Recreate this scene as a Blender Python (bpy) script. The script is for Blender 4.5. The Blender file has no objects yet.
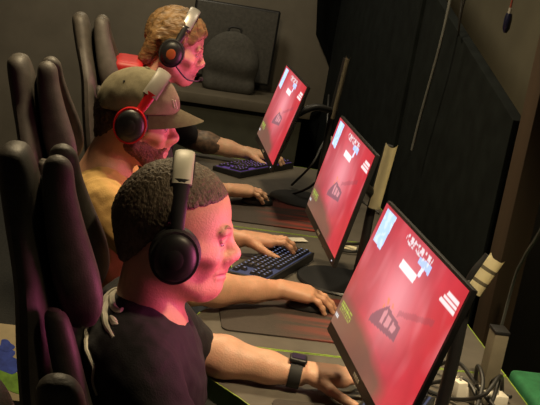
import bpy, bmesh, math, random
import numpy as np
from mathutils import Vector, Matrix, Euler

random.seed(7)
rng = np.random.RandomState(7)
S = bpy.context.scene
COL = S.collection
R = math.radians

# ------------------------------------------------------------------ camera, world, lights, exposure
cam_d = bpy.data.cameras.new('camera')
cam = bpy.data.objects.new('camera', cam_d)
COL.objects.link(cam)
cam_d.sensor_width = 36.0
cam_d.lens = 1.909 * 36.0
cam_d.clip_start = 0.02
YAW, PITCH, ROLL = R(-8.059), R(14.2), R(9.692)
fwd = Vector((-math.sin(YAW) * math.cos(PITCH), math.cos(YAW) * math.cos(PITCH), -math.sin(PITCH)))
rgt = Vector((math.cos(YAW), math.sin(YAW), 0))
upv = rgt.cross(fwd)
r2 = rgt * math.cos(ROLL) + upv * math.sin(ROLL)
u2 = -rgt * math.sin(ROLL) + upv * math.cos(ROLL)
mw = Matrix.Identity(4)
for i in range(3):
    mw[i][0], mw[i][1], mw[i][2] = r2[i], u2[i], -fwd[i]
mw.translation = Vector((-0.531, -1.860, 1.703))
cam.matrix_world = mw
S.camera = cam

w = bpy.data.worlds.new('dark_room')
S.world = w
w.use_nodes = True
w.node_tree.nodes['Background'].inputs[0].default_value = (0.9, 0.85, 0.75, 1)
w.node_tree.nodes['Background'].inputs[1].default_value = 0.012


def area(name, loc, target, size, power, color, size_y=None, spread=None):
    d = bpy.data.lights.new(name, 'AREA')
    d.energy = power
    d.color = color
    d.shape = 'RECTANGLE' if size_y else 'DISK'
    d.size = size
    if size_y:
        d.size_y = size_y
    if spread:
        d.spread = spread
    o = bpy.data.objects.new(name, d)
    COL.objects.link(o)
    o.location = loc
    o.rotation_euler = (Vector(target) - Vector(loc)).to_track_quat('-Z', 'Y').to_euler()
    return o


WARM = (1.0, 0.78, 0.46)
PINK = (1.0, 0.17, 0.40)
area('ceiling_lamp', (0.35, -0.50, 2.75), (0.10, 0.36, 0.75), 0.20, 7.0, WARM, None, R(54))
area('ceiling_lamp', (-0.58, 1.35, 2.72), (-0.50, 1.30, 0.8), 0.30, 42, WARM)
area('rear_lamp', (-0.6, 3.5, 2.85), (-0.6, 4.3, 0.9), 0.5, 23, (1.0, 0.86, 0.62))  # added lamp without a fixture, lifts the back wall
area('side_lamp', (0.95, 2.2, 2.85), (1.1, 2.2, 1.0), 0.3, 9, (1.0, 0.86, 0.62))  # added lamp out of view, brightens the beige side wall
# added pink lamps that strengthen the screens' glow on the faces
for (x, y, p) in ((-0.035, -0.08, 1.15), (-0.03, 0.99, 1.0), (-0.05, 1.90, 1.0)):
    area('screen_glow', (x, y, 1.11), (x - 1.0, y + 0.06, 1.14), 0.40, p, PINK, 0.24, R(110))

S.view_settings.view_transform = 'Standard'
S.view_settings.look = 'None'
S.view_settings.gamma = 1.0
S.view_settings.exposure = 0.0
S.view_settings.use_curve_mapping = False


# ------------------------------------------------------------------ materials
def mat(name, color, rough=0.6, metal=0.0, var=0.15, scale=30.0, bump=0.0, bscale=200.0, coat=0.0, stretch=None, sss=0.0, col2=None, spec=None):
    m = bpy.data.materials.new(name)
    m.use_nodes = True
    nt = m.node_tree
    b = nt.nodes['Principled BSDF']
    b.inputs['Roughness'].default_value = rough
    b.inputs['Metallic'].default_value = metal
    if spec is not None:
        b.inputs['Specular IOR Level'].default_value = spec
    if coat:
        b.inputs['Coat Weight'].default_value = coat
    if sss:
        b.inputs['Subsurface Weight'].default_value = sss
        b.inputs['Subsurface Radius'].default_value = (0.012, 0.004, 0.002)
        b.inputs['Subsurface Scale'].default_value = 0.5
    tc = nt.nodes.new('ShaderNodeTexCoord')
    mp = nt.nodes.new('ShaderNodeMapping')
    nt.links.new(tc.outputs['Object'], mp.inputs[0])
    if stretch:
        mp.inputs['Scale'].default_value = stretch
    n = nt.nodes.new('ShaderNodeTexNoise')
    n.inputs['Scale'].default_value = scale
    n.inputs['Detail'].default_value = 4
    nt.links.new(mp.outputs[0], n.inputs['Vector'])
    mix = nt.nodes.new('ShaderNodeMix')
    mix.data_type = 'RGBA'
    c2 = col2 or tuple(c * (1 + var) for c in color)
    mix.inputs['A'].default_value = (*[c * (1 - var) for c in color], 1)
    mix.inputs['B'].default_value = (*c2, 1)
    rmp = nt.nodes.new('ShaderNodeMapRange')
    rmp.inputs[1].default_value = 0.3
    rmp.inputs[2].default_value = 0.7
    nt.links.new(n.outputs[0], rmp.inputs[0])
    nt.links.new(rmp.outputs[0], mix.inputs['Factor'])
    nt.links.new(mix.outputs['Result'], b.inputs['Base Color'])
    if bump:
        n2 = nt.nodes.new('ShaderNodeTexNoise')
        n2.inputs['Scale'].default_value = bscale
        n2.inputs['Detail'].default_value = 3
        nt.links.new(mp.outputs[0], n2.inputs['Vector'])
        bp = nt.nodes.new('ShaderNodeBump')
        bp.inputs['Strength'].default_value = bump
        bp.inputs['Distance'].default_value = 0.004
        nt.links.new(n2.outputs[0], bp.inputs['Height'])
        nt.links.new(bp.outputs[0], b.inputs['Normal'])
    return m


def emit_mat(name, color, strength):
    m = bpy.data.materials.new(name)
    m.use_nodes = True
    b = m.node_tree.nodes['Principled BSDF']
    b.inputs['Base Color'].default_value = (0.01, 0.01, 0.01, 1)
    b.inputs['Emission Color'].default_value = (*color, 1)
    b.inputs['Emission Strength'].default_value = strength
    return m


M = {}
M['wall_taupe'] = mat('painted_taupe_wall', (0.13, 0.115, 0.09), 0.85, var=0.12, scale=6, bump=0.1)
M['wall_side'] = mat('beige_side_wall', (0.13, 0.115, 0.075), 0.85, var=0.1, scale=5)
M['floor'] = mat('dark_carpet', (0.02, 0.02, 0.018), 0.95, var=0.4, scale=80, bump=0.4)
M['ceiling'] = mat('dark_ceiling', (0.03, 0.03, 0.03), 0.9)
M['black'] = mat('black_plastic', (0.010, 0.010, 0.011), 0.45, var=0.2, scale=60)
M['black_matte'] = mat('black_matte_panel', (0.006, 0.008, 0.008), 0.9, var=0.3, scale=12, spec=0.1)
M['black_cloth'] = mat('black_cloth', (0.005, 0.006, 0.006), 0.95, var=0.3, scale=60, bump=0.3, spec=0.1)
M['rubber'] = mat('black_rubber', (0.012, 0.012, 0.012), 0.7, var=0.2)
M['pu'] = mat('dark_grey_leather', (0.075, 0.066, 0.056), 0.55, var=0.2, scale=40, bump=0.15, bscale=300)
M['pu_black'] = mat('black_leather', (0.010, 0.010, 0.010), 0.6, var=0.2, scale=40, bump=0.15, bscale=300, spec=0.25)
M['red_pu'] = mat('red_leather', (0.42, 0.012, 0.012), 0.5, var=0.15, scale=30)
M['desk'] = mat('grey_desk_laminate', (0.090, 0.080, 0.066), 0.5, var=0.12, scale=25)
M['lime'] = mat('lime_green_trim', (0.26, 0.38, 0.04), 0.5, var=0.1)
M['green_dark'] = mat('green_edge_bumper', (0.05, 0.13, 0.02), 0.5, var=0.15)
M['metal'] = mat('dark_metal', (0.05, 0.05, 0.05), 0.35, 0.8)
M['cream'] = mat('cream_plastic', (0.72, 0.66, 0.46), 0.5, var=0.04)
M['white'] = mat('white_plastic', (0.65, 0.62, 0.55), 0.45, var=0.06)
M['grey_box'] = mat('grey_beige_plastic', (0.16, 0.14, 0.10), 0.6, var=0.1)
M['green_box'] = mat('green_fabric', (0.02, 0.16, 0.06), 0.8, var=0.2)
M['pad'] = mat('dark_mouse_pad_cloth', (0.035, 0.026, 0.022), 0.85, var=0.2, scale=120, bump=0.2, bscale=600)
M['grey_band'] = mat('pale_grey_leather', (0.42, 0.40, 0.33), 0.5, var=0.08)
M['grey_band_dim'] = mat('grey_leather', (0.24, 0.22, 0.18), 0.5, var=0.08)
M['silver'] = mat('brushed_silver', (0.42, 0.40, 0.38), 0.4, 0.5, var=0.08)
M['red_gloss'] = mat('glossy_red_plastic', (0.45, 0.012, 0.016), 0.25, var=0.08)
M['cushion'] = mat('black_ear_cushion', (0.012, 0.012, 0.013), 0.55, var=0.2, bump=0.1)
M['cap'] = mat('olive_khaki_cotton', (0.20, 0.175, 0.105), 0.9, var=0.12, scale=90, bump=0.25, bscale=700)
M['tan_shirt'] = mat('tan_cotton', (0.50, 0.31, 0.10), 0.9, var=0.12, scale=30, bump=0.2, bscale=300)
M['black_shirt'] = mat('black_cotton', (0.009, 0.008, 0.010), 0.85, var=0.2, scale=40, bump=0.25, bscale=300)
M['grey_shirt'] = mat('charcoal_cotton', (0.035, 0.035, 0.038), 0.85, var=0.2, scale=40, bump=0.2)
M['jeans'] = mat('dark_denim', (0.018, 0.022, 0.035), 0.9, var=0.25, scale=80)
M['shoe'] = mat('dark_shoe', (0.02, 0.02, 0.02), 0.6)
M['print_white'] = mat('white_print', (0.62, 0.58, 0.48), 0.7, var=0.05)
M['eye'] = mat('eye_white', (0.32, 0.27, 0.25), 0.25, var=0.03)
M['iris'] = mat('dark_iris', (0.03, 0.02, 0.012), 0.2)
M['brown_dark'] = mat('dark_brown_wood', (0.045, 0.028, 0.016), 0.6, var=0.3, scale=8, stretch=(1, 1, 0.1))
M['bag'] = mat('dark_padded_fabric', (0.055, 0.052, 0.045), 0.85, var=0.2, scale=60, bump=0.3)
M['counter'] = mat('dark_counter_laminate', (0.10, 0.085, 0.062), 0.55, var=0.15, scale=12)
M['counter_front'] = mat('olive_counter_panel', (0.055, 0.056, 0.038), 0.8, var=0.15, scale=12)


def skin_mat(name, c, red):
    return mat(name, c, 0.5, var=0.10, scale=45, bump=0.22, bscale=260, sss=0.04, col2=red)


M['skin1'] = skin_mat('fair_skin', (0.52, 0.31, 0.21), (0.58, 0.31, 0.21))
M['skin2'] = skin_mat('tanned_skin', (0.50, 0.28, 0.17), (0.56, 0.28, 0.18))
M['skin3'] = skin_mat('light_skin', (0.52, 0.33, 0.21), (0.58, 0.32, 0.22))
M['lip'] = mat('lip_skin', (0.47, 0.22, 0.16), 0.45, var=0.08)
M['nail'] = mat('fingernail', (0.62, 0.40, 0.30), 0.3, var=0.04)
M['tattoo'] = mat('tattooed_skin', (0.05, 0.035, 0.028), 0.55, var=0.3, scale=50, col2=(0.16, 0.10, 0.065))
M['hair1'] = mat('short_greying_brown_hair', (0.085, 0.062, 0.04), 0.65, var=0.5, scale=160, bump=0.9, bscale=260, stretch=(1, 1, 0.35))
M['hair2'] = mat('dark_brown_hair', (0.035, 0.018, 0.010), 0.6, var=0.4, scale=140, bump=0.7, bscale=260)
M['hair3'] = mat('wavy_dark_blond_hair', (0.20, 0.115, 0.045), 0.5, var=0.55, scale=60, bump=0.9, bscale=120, stretch=(0.35, 1, 1))
M['beard'] = mat('reddish_brown_beard', (0.10, 0.035, 0.016), 0.7, var=0.45, scale=150, bump=0.8, bscale=300)
M['brow'] = mat('brown_eyebrow', (0.24, 0.14, 0.09), 0.7, var=0.3, scale=200)
M['keycap'] = mat('dark_keycap', (0.022, 0.022, 0.026), 0.5)
M['led_blue'] = emit_mat('blue_white_backlight', (0.45, 0.55, 1.0), 0.7)
M['led_purple'] = emit_mat('purple_backlight', (0.45, 0.18, 0.95), 0.8)
M['glow_led_blue'] = emit_mat('blue_glow_plate', (0.30, 0.42, 1.0), 0.10)
M['glow_led_purple'] = emit_mat('purple_glow_plate', (0.35, 0.12, 0.9), 0.18)
M['led_green'] = emit_mat('green_led', (0.4, 0.9, 0.1), 0.8)
M['led_white'] = emit_mat('white_led', (0.9, 0.9, 1.0), 0.7)
M['logo_grey'] = mat('grey_logo_print', (0.3, 0.27, 0.22), 0.5)
M['cable'] = mat('black_cable', (0.008, 0.008, 0.008), 0.5)
M['cable_grey'] = mat('grey_cable', (0.11, 0.115, 0.11), 0.45)
M['cord_red'] = mat('reddish_cord', (0.16, 0.03, 0.02), 0.6)
M['navy'] = mat('navy_plastic', (0.006, 0.007, 0.03), 0.35)
M['print_beige'] = mat('beige_print', (0.40, 0.33, 0.20), 0.8, var=0.08)
M['print_blue'] = mat('blue_print', (0.03, 0.06, 0.35), 0.8, var=0.3, scale=40)
M['print_green'] = mat('green_print', (0.14, 0.28, 0.03), 0.8, var=0.3, scale=40)
M['amber'] = mat('amber_inner_ring', (0.28, 0.07, 0.02), 0.35)


# ------------------------------------------------------------------ object helpers
def world_origin(o):
    v = Vector((0, 0, 0))
    while o is not None:
        v += o.location
        o = o.parent
    return v


def link_mesh(name, verts, faces, mats, parent=None, smooth=True, midx=None):
    """One mesh object; verts are given in world space and stored relative to the parent."""
    off = world_origin(parent) if parent is not None else None
    v = np.asarray(verts, dtype=float)
    origin = Vector((0, 0, 0))
    if off is not None:
        v = v - np.array(off)
    else:
        lo, hi = v.min(0), v.max(0)
        origin = Vector(((lo[0] + hi[0]) / 2, (lo[1] + hi[1]) / 2, lo[2]))
        v = v - np.array(origin)
    me = bpy.data.meshes.new(name)
    me.from_pydata(v.tolist(), [], faces if isinstance(faces, list) else faces.tolist())
    for m in (mats if isinstance(mats, (list, tuple)) else [mats]):
        me.materials.append(M[m] if isinstance(m, str) else m)
    if smooth:
        me.polygons.foreach_set('use_smooth', [True] * len(me.polygons))
    if midx is not None:
        me.polygons.foreach_set('material_index', np.asarray(midx, dtype=np.int32))
    me.update()
    o = bpy.data.objects.new(name, me)
    o.location = origin
    COL.objects.link(o)
    if parent is not None:
        o.parent = parent
    return o


def from_bm(name, bm, mats, parent=None, smooth=True, bevel=0.0, seg=2):
    if bevel:
        bmesh.ops.bevel(bm, geom=list(bm.edges), offset=bevel, segments=seg, affect='EDGES', profile=0.6, clamp_overlap=True)
    bmesh.ops.recalc_face_normals(bm, faces=bm.faces)
    bm.verts.ensure_lookup_table()
    v = [tuple(q.co) for q in bm.verts]
    for i, q in enumerate(bm.verts):
        q.index = i
    f = [[q.index for q in p.verts] for p in bm.faces]
    mi = [p.material_index for p in bm.faces]
    bm.free()
    o = link_mesh(name, v, f, mats, parent, smooth, mi)
    if smooth:
        try:
            o.data.set_sharp_from_angle(angle=R(40))
        except Exception:
            pass
    return o


def tag(o, label, cat, group=None):
    o['label'] = label
    o['category'] = cat
    if group:
        o['group'] = group
    return o


def thing(name, loc, label, cat, group=None):
    o = bpy.data.objects.new(name, None)
    o.empty_display_size = 0.05
    o.location = loc
    COL.objects.link(o)
    return tag(o, label, cat, group)


def struct(o):
    o['kind'] = 'structure'
    return o


def add_box(bm, c, h, rot=None, mi=0):
    """box centre c, half sizes h, optional 3x3 rotation"""
    Rm = rot if rot is not None else Matrix.Identity(3)
    vs = []
    for sx in (-1, 1):
        for sy in (-1, 1):
            for sz in (-1, 1):
                vs.append(bm.verts.new(Vector(c) + Rm @ Vector((sx * h[0], sy * h[1], sz * h[2]))))
    for f in ((0, 1, 3, 2), (4, 6, 7, 5), (0, 4, 5, 1), (2, 3, 7, 6), (0, 2, 6, 4), (1, 5, 7, 3)):
        bm.faces.new([vs[i] for i in f]).material_index = mi


def box(name, c, h, m, parent=None, rot=None, bevel=0.0, seg=2):
    bm = bmesh.new()
    add_box(bm, c, h, rot)
    return from_bm(name, bm, m, parent, True, bevel, seg)


def catmull(pts, n=8):
    P = [np.array(p, float) for p in pts]
    P = [2 * P[0] - P[1]] + P + [2 * P[-1] - P[-2]]
    out = []
    for i in range(1, len(P) - 2):
        for t in np.linspace(0, 1, n, endpoint=False):
            a, b, c, d = P[i - 1], P[i], P[i + 1], P[i + 2]
            out.append(0.5 * ((2 * b) + (c - a) * t + (2 * a - 5 * b + 4 * c - d) * t * t + (3 * b - a - 3 * c + d) * t ** 3))
    out.append(P[-2])
    return out


def add_tube(bm, pts, rad, n=10, smooth_n=6, flat=None, mi=0, ref=None):
    """swept tube; rad scalar or list per control point; flat=(a,b) elliptical factors"""
    P = catmull(pts, smooth_n) if smooth_n else [np.array(p, float) for p in pts]
    if np.isscalar(rad):
        rr = [rad] * len(P)
    else:
        rr = np.interp(np.linspace(0, 1, len(P)), np.linspace(0, 1, len(rad)), rad)
    rings = []
    prev = None
    for i, p in enumerate(P):
        t = Vector(P[min(i + 1, len(P) - 1)] - P[max(i - 1, 0)]).normalized()
        if ref is not None:
            a = Vector(ref) - t * Vector(ref).dot(t)
        elif prev is None:
            a = t.orthogonal()
        else:
            a = prev - t * prev.dot(t)
        a.normalize()
        prev = a
        b = t.cross(a)
        fa, fb = flat or (1, 1)
        ring = []
        for k in range(n):
            an = 2 * math.pi * k / n
            ring.append(bm.verts.new(Vector(p) + a * (math.cos(an) * rr[i] * fa) + b * (math.sin(an) * rr[i] * fb)))
        rings.append(ring)
    for i in range(len(rings) - 1):
        for k in range(n):
            bm.faces.new((rings[i][k], rings[i][(k + 1) % n], rings[i + 1][(k + 1) % n], rings[i + 1][k])).material_index = mi
    bm.faces.new(rings[0][::-1]).material_index = mi
    bm.faces.new(rings[-1]).material_index = mi


def tube(name, pts, rad, m, parent=None, **k):
    bm = bmesh.new()
    add_tube(bm, pts, rad, **k)
    return from_bm(name, bm, m, parent)


def add_lathe(bm, prof, mtx, n=28, sz=(1, 1), mi=0):
    """profile [(r, h)] around local Z, placed by 4x4 mtx"""
    rings = []
    for r, h in prof:
        if r < 1e-6:
            rings.append([bm.verts.new(mtx @ Vector((0, 0, h)))])
        else:
            rings.append([bm.verts.new(mtx @ Vector((r * math.cos(2 * math.pi * k / n) * sz[0], r * math.sin(2 * math.pi * k / n) * sz[1], h))) for k in range(n)])
    for a, b in zip(rings, rings[1:]):
        for k in range(n):
            k2 = (k + 1) % n
            if len(a) == 1 and len(b) == 1:
                continue
            if len(a) == 1:
                f = bm.faces.new((a[0], b[k], b[k2]))
            elif len(b) == 1:
                f = bm.faces.new((a[k], a[k2], b[0]))
            else:
                f = bm.faces.new((a[k], a[k2], b[k2], b[k]))
            f.material_index = mi


def lathe(name, prof, mtx, m, parent=None, n=28, sz=(1, 1)):
    bm = bmesh.new()
    add_lathe(bm, prof, mtx, n, sz)
    return from_bm(name, bm, m, parent)


def add_prism(bm, poly, z0, z1, mi=0):
    a = [bm.verts.new((x, y, z0)) for x, y in poly]
    b = [bm.verts.new((x, y, z1)) for x, y in poly]
    n = len(poly)
    bm.faces.new(a[::-1]).material_index = mi
    bm.faces.new(b).material_index = mi
    for i in range(n):
        bm.faces.new((a[i], a[(i + 1) % n], b[(i + 1) % n], b[i])).material_index = mi


# ------------------------------------------------------------------ signed-distance modelling for bodies
class SDF:
    def __init__(self):
        self.ops = []
        self.noise = None

    def cap(self, a, b, ra, rb=None, k=0.02, op='u'):
        self.ops.append((op, 'c', np.array(a, float), np.array(b, float), ra, ra if rb is None else rb, k))

    def ball(self, c, r, k=0.02, op='u'):
        self.cap(c, np.array(c, float) + (0, 0, 1e-5), r, r, k, op)

    def ell(self, c, r, Rm=None, k=0.02, op='u'):
        self.ops.append((op, 'e', np.array(c, float), np.array(r, float), np.eye(3) if Rm is None else np.array(Rm), None, k))

    def plane(self, p, n, k=0.004, op='i'):
        """keep the side n points away from (n outward)"""
        n = np.array(n, float)
        self.ops.append((op, 'p', np.array(p, float), n / np.linalg.norm(n), None, None, k))

    def wedge(self, p, n1, n2, k=0.004):
        """cut away only what lies outside both planes"""
        self.ops.append(('i', 'w', np.array(p, float), np.array(n1, float), np.array(n2, float), None, k))

    @staticmethod
    def prim(o, P):
        t = o[1]
        if t == 'c':
            a, b, ra, rb = o[2:6]
            ab = b - a
            pa = P - a
            h = np.clip(pa @ ab / (ab @ ab), 0, 1)
            d = pa - h[..., None] * ab
            return np.sqrt((d * d).sum(-1)) - (ra + (rb - ra) * h)
        if t == 'e':
            q = (P - o[2]) @ o[4]
            k0 = np.sqrt(((q / o[3]) ** 2).sum(-1))
            k1 = np.sqrt(((q / (o[3] ** 2)) ** 2).sum(-1))
            return k0 * (k0 - 1) / np.maximum(k1, 1e-6)
        if t == 'w':
            return np.minimum((P - o[2]) @ o[3], (P - o[2]) @ o[4])
        return (P - o[2]) @ o[3]

    @staticmethod
    def bb(o, m):
        if o[1] == 'c':
            r = max(o[4], o[5]) + m
            return np.minimum(o[2], o[3]) - r, np.maximum(o[2], o[3]) + r
        if o[1] == 'e':
            r = o[3].max() + m
            return o[2] - r, o[2] + r
        return None

    @staticmethod
    def comb(f, d, op, k):
        if op == 'u':
            h = np.maximum(k - np.abs(f - d), 0) / k
            return np.minimum(f, d) - h * h * k * 0.25
        if op == 's':
            d = -d
        h = np.maximum(k - np.abs(f - d), 0) / k
        return np.maximum(f, d) + h * h * k * 0.25

    def value(self, P):
        f = np.full(P.shape[:-1], 1.0)
        for o in self.ops:
            f = self.comb(f, self.prim(o, P), o[0], o[6])
        if self.noise:
            f = f + self.noise(P)
        return f

    def mesh(self, vox):
        lo = np.full(3, 1e9)
        hi = -lo
        for o in self.ops:
            if o[0] == 'u':
                b = self.bb(o, 0.0)
                lo = np.minimum(lo, b[0])
                hi = np.maximum(hi, b[1])
        for o in self.ops:          # axis-aligned clip planes shrink the box
            if o[0] == 'i' and o[1] == 'p':
                for ax in range(3):
                    if o[3][ax] > 0.999:
                        hi[ax] = min(hi[ax], o[2][ax])
                    if o[3][ax] < -0.999:
                        lo[ax] = max(lo[ax], o[2][ax])
        lo = lo - 4 * vox - 0.02
        hi = hi + 4 * vox + 0.02
        n = np.ceil((hi - lo) / vox).astype(int) + 1
        ax = [lo[i] + vox * np.arange(n[i]) for i in range(3)]
        f = np.full(n, 1.0, dtype=np.float32)
        for o in self.ops:
            b = self.bb(o, o[6] + 3 * vox + 0.01)
            if b is None:
                sl = tuple(slice(0, n[i]) for i in range(3))
            else:
                i0 = np.clip(np.floor((b[0] - lo) / vox).astype(int), 0, n)
                i1 = np.clip(np.ceil((b[1] - lo) / vox).astype(int) + 1, 0, n)
                sl = tuple(slice(i0[i], i1[i]) for i in range(3))
            g = np.stack(np.meshgrid(*[ax[i][sl[i]] for i in range(3)], indexing='ij'), -1)
            f[sl] = self.comb(f[sl], self.prim(o, g), o[0], o[6])
        if self.noise:
            band = np.argwhere(np.abs(f) < 0.03)
            P = lo + band * vox
            f[tuple(band.T)] += self.noise(P)
        V, F = surface_nets(f, lo, vox)
        e = 0.0008
        for _ in range(3):
            v0 = self.value(V)
            g = np.stack([(self.value(V + np.eye(3)[i] * e) - v0) / e for i in range(3)], -1)
            g2 = np.maximum((g * g).sum(-1), 0.2)
            step = np.clip(v0 / g2, -vox, vox)
            V = V - g * step[:, None]
        return V, F

    def project(self, P, off=0.0, it=12):
        V = np.array(P, float)
        e = 0.0008
        for _ in range(it):
            v0 = self.value(V) - off
            g = np.stack([(self.value(V + np.eye(3)[i] * e) - off - v0) / e for i in range(3)], -1)
            g2 = np.maximum((g * g).sum(-1), 0.2)
            V = V - g * np.clip(v0 / g2, -0.03, 0.03)[:, None]
        return V


def surface_nets(f, lo, h):
    s = f < 0
    n = np.array(f.shape)
    cnt = np.zeros(n - 1, dtype=np.int8)
    offs = [(a, b, c) for a in (0, 1) for b in (0, 1) for c in (0, 1)]
    for a, b, c in offs:
        cnt += s[a:n[0] - 1 + a, b:n[1] - 1 + b, c:n[2] - 1 + c]
    act = np.argwhere((cnt > 0) & (cnt < 8))
    vals = {o: f[act[:, 0] + o[0], act[:, 1] + o[1], act[:, 2] + o[2]] for o in offs}
    acc = np.zeros((len(act), 3))
    num = np.zeros(len(act))
    for o in offs:
        for ax in range(3):
            if o[ax]:
                continue
            q = list(o)
            q[ax] = 1
            a, b = vals[o], vals[tuple(q)]
            cr = (a < 0) != (b < 0)
            t = np.where(cr, a / np.where(cr, a - b, 1), 0)
            p = np.tile(np.array(o, float), (len(act), 1))
            p[:, ax] = t
            acc += p * cr[:, None]
            num += cr
    V = lo + (act + acc / num[:, None]) * h
    idx = np.full(n - 1, -1, dtype=np.int64)
    idx[tuple(act.T)] = np.arange(len(act))
    faces = []
    for ax in range(3):
        u, v = (ax + 1) % 3, (ax + 2) % 3
        s0 = np.moveaxis(s, (ax, u, v), (0, 1, 2))
        id0 = np.moveaxis(idx, (ax, u, v), (0, 1, 2))
        cr = s0[:-1] != s0[1:]
        w_ = np.argwhere(cr)
        w_ = w_[(w_[:, 1] > 0) & (w_[:, 2] > 0) & (w_[:, 1] < s0.shape[1] - 1) & (w_[:, 2] < s0.shape[2] - 1)]
        i, j, k = w_.T
        q = np.stack([id0[i, j - 1, k - 1], id0[i, j, k - 1], id0[i, j, k], id0[i, j - 1, k]], -1)
        fl = s0[i, j, k]
        q[~fl] = q[~fl][:, ::-1]
        faces.append(q)
    F = np.concatenate(faces)
    return V, F[(F >= 0).all(1)]


def wav(P, s, seed=0.0):
    x, y, z = P[..., 0] * s, P[..., 1] * s, P[..., 2] * s
    return (np.sin(x * 1.0 + 1.7 * np.sin(y * 0.9 + seed) + seed) * np.sin(y * 1.1 + 1.3 * np.sin(z * 0.8 + seed * 2)) + 0.6 * np.sin(z * 1.9 + 1.5 * np.sin(x * 1.6 + seed) + y * 0.7)) / 1.6


class Head:
    """head-local frame (x forward, y left, z up) -> world"""
    def __init__(self, c, yaw=0.0, pitch=0.0, roll=0.0, s=1.0):
        self.c = np.array(c, float)
        self.R = np.array(Matrix.Rotation(yaw, 3, 'Z') @ Matrix.Rotation(pitch, 3, 'Y') @ Matrix.Rotation(roll, 3, 'X'))
        self.s = s

    def __call__(self, p):
        return self.c + self.R @ (np.array(p, float) * self.s)

    def v(self, d):
        return self.R @ np.array(d, float)

    def inv(self, P):
        return (P - self.c) @ self.R / self.s

    def m4(self):
        m = Matrix.Identity(4)
        for i in range(3):
            for j in range(3):
                m[i][j] = self.R[i, j] * self.s
        m.translation = Vector(self.c)
        return m


def head_sdf(sd, H, nose=1.0, jaw=1.0):
    s = H.s

    def E(c, r, k=0.02, op='u'):
        sd.ell(H(c), np.array(r) * s, H.R, k * s, op)

    def Cp(a, b, ra, rb=None, k=0.02, op='u'):
        sd.cap(H(a), H(b), ra * s, (ra if rb is None else rb) * s, k * s, op)
    E((-0.012, 0, 0.036), (0.099, 0.076, 0.087))
    E((0.022, 0, -0.030), (0.064, 0.060, 0.088), 0.03)
    for y in (-1, 1):
        Cp((-0.012, y * 0.056, -0.052), (0.052, y * 0.018, -0.102 * jaw), 0.016, 0.017, 0.03)
        Cp((0.083, y * 0.010, 0.018), (0.076, y * 0.040, 0.021), 0.0095, 0.009, 0.012)
        Cp((0.060, y * 0.042, -0.028), (0.035, y * 0.058, -0.022), 0.016, 0.014, 0.025)
        Cp((0.094, y * 0.030, -0.003), (0.094, y * 0.034, -0.003), 0.0130, None, 0.016, 's')
        Cp((0.081, y * 0.022, 0.0045), (0.077, y * 0.040, 0.003), 0.0045, 0.004, 0.004)   # upper lid
        Cp((0.080, y * 0.022, -0.010), (0.077, y * 0.039, -0.009), 0.0040, 0.0036, 0.004)   # lower lid
        E((-0.004, y * 0.079, -0.012), (0.018, 0.006, 0.031), 0.008)
    for y in (-1, 1):
        Cp((0.046, y * 0.068, -0.058), (0.052, y * 0.064, -0.066), 0.012, None, 0.03, 's')
    Cp((0.070, 0, -0.103 * jaw), (0.066, 0, -0.107 * jaw), 0.019, 0.018, 0.025)
    Cp((0.080, 0, 0.012), (0.094 + 0.008 * nose, 0, -0.024), 0.0095, 0.0120, 0.014)
    Cp((0.094 + 0.010 * nose, 0, -0.028), (0.088, 0, -0.034), 0.0115, 0.0105, 0.010)
    for y in (-1, 1):
        Cp((0.097, y * 0.011, -0.030), (0.090, y * 0.015, -0.033), 0.0085, 0.007, 0.008)
        Cp((0.104, y * 0.006, -0.0410), (0.099, y * 0.009, -0.0415), 0.0026, None, 0.003, 's')
    Cp((0.086, 0, -0.050), (0.078, 0, -0.088), 0.013, 0.014, 0.025)
    Cp((0.0925, 0, -0.0610), (0.078, 0.021, -0.0645), 0.0055, 0.004, 0.006)
    Cp((0.0925, 0, -0.0610), (0.078, -0.021, -0.0645), 0.0055, 0.004, 0.006)
    Cp((0.0900, 0, -0.0745), (0.078, 0.018, -0.0715), 0.0065, 0.004, 0.006)
    Cp((0.0900, 0, -0.0745), (0.078, -0.018, -0.0715), 0.0065, 0.004, 0.006)
    Cp((0.102, 0, -0.0675), (0.080, 0.024, -0.0680), 0.0018, 0.0014, 0.003, 's')
    Cp((0.102, 0, -0.0675), (0.080, -0.024, -0.0680), 0.0018, 0.0014, 0.003, 's')


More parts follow.
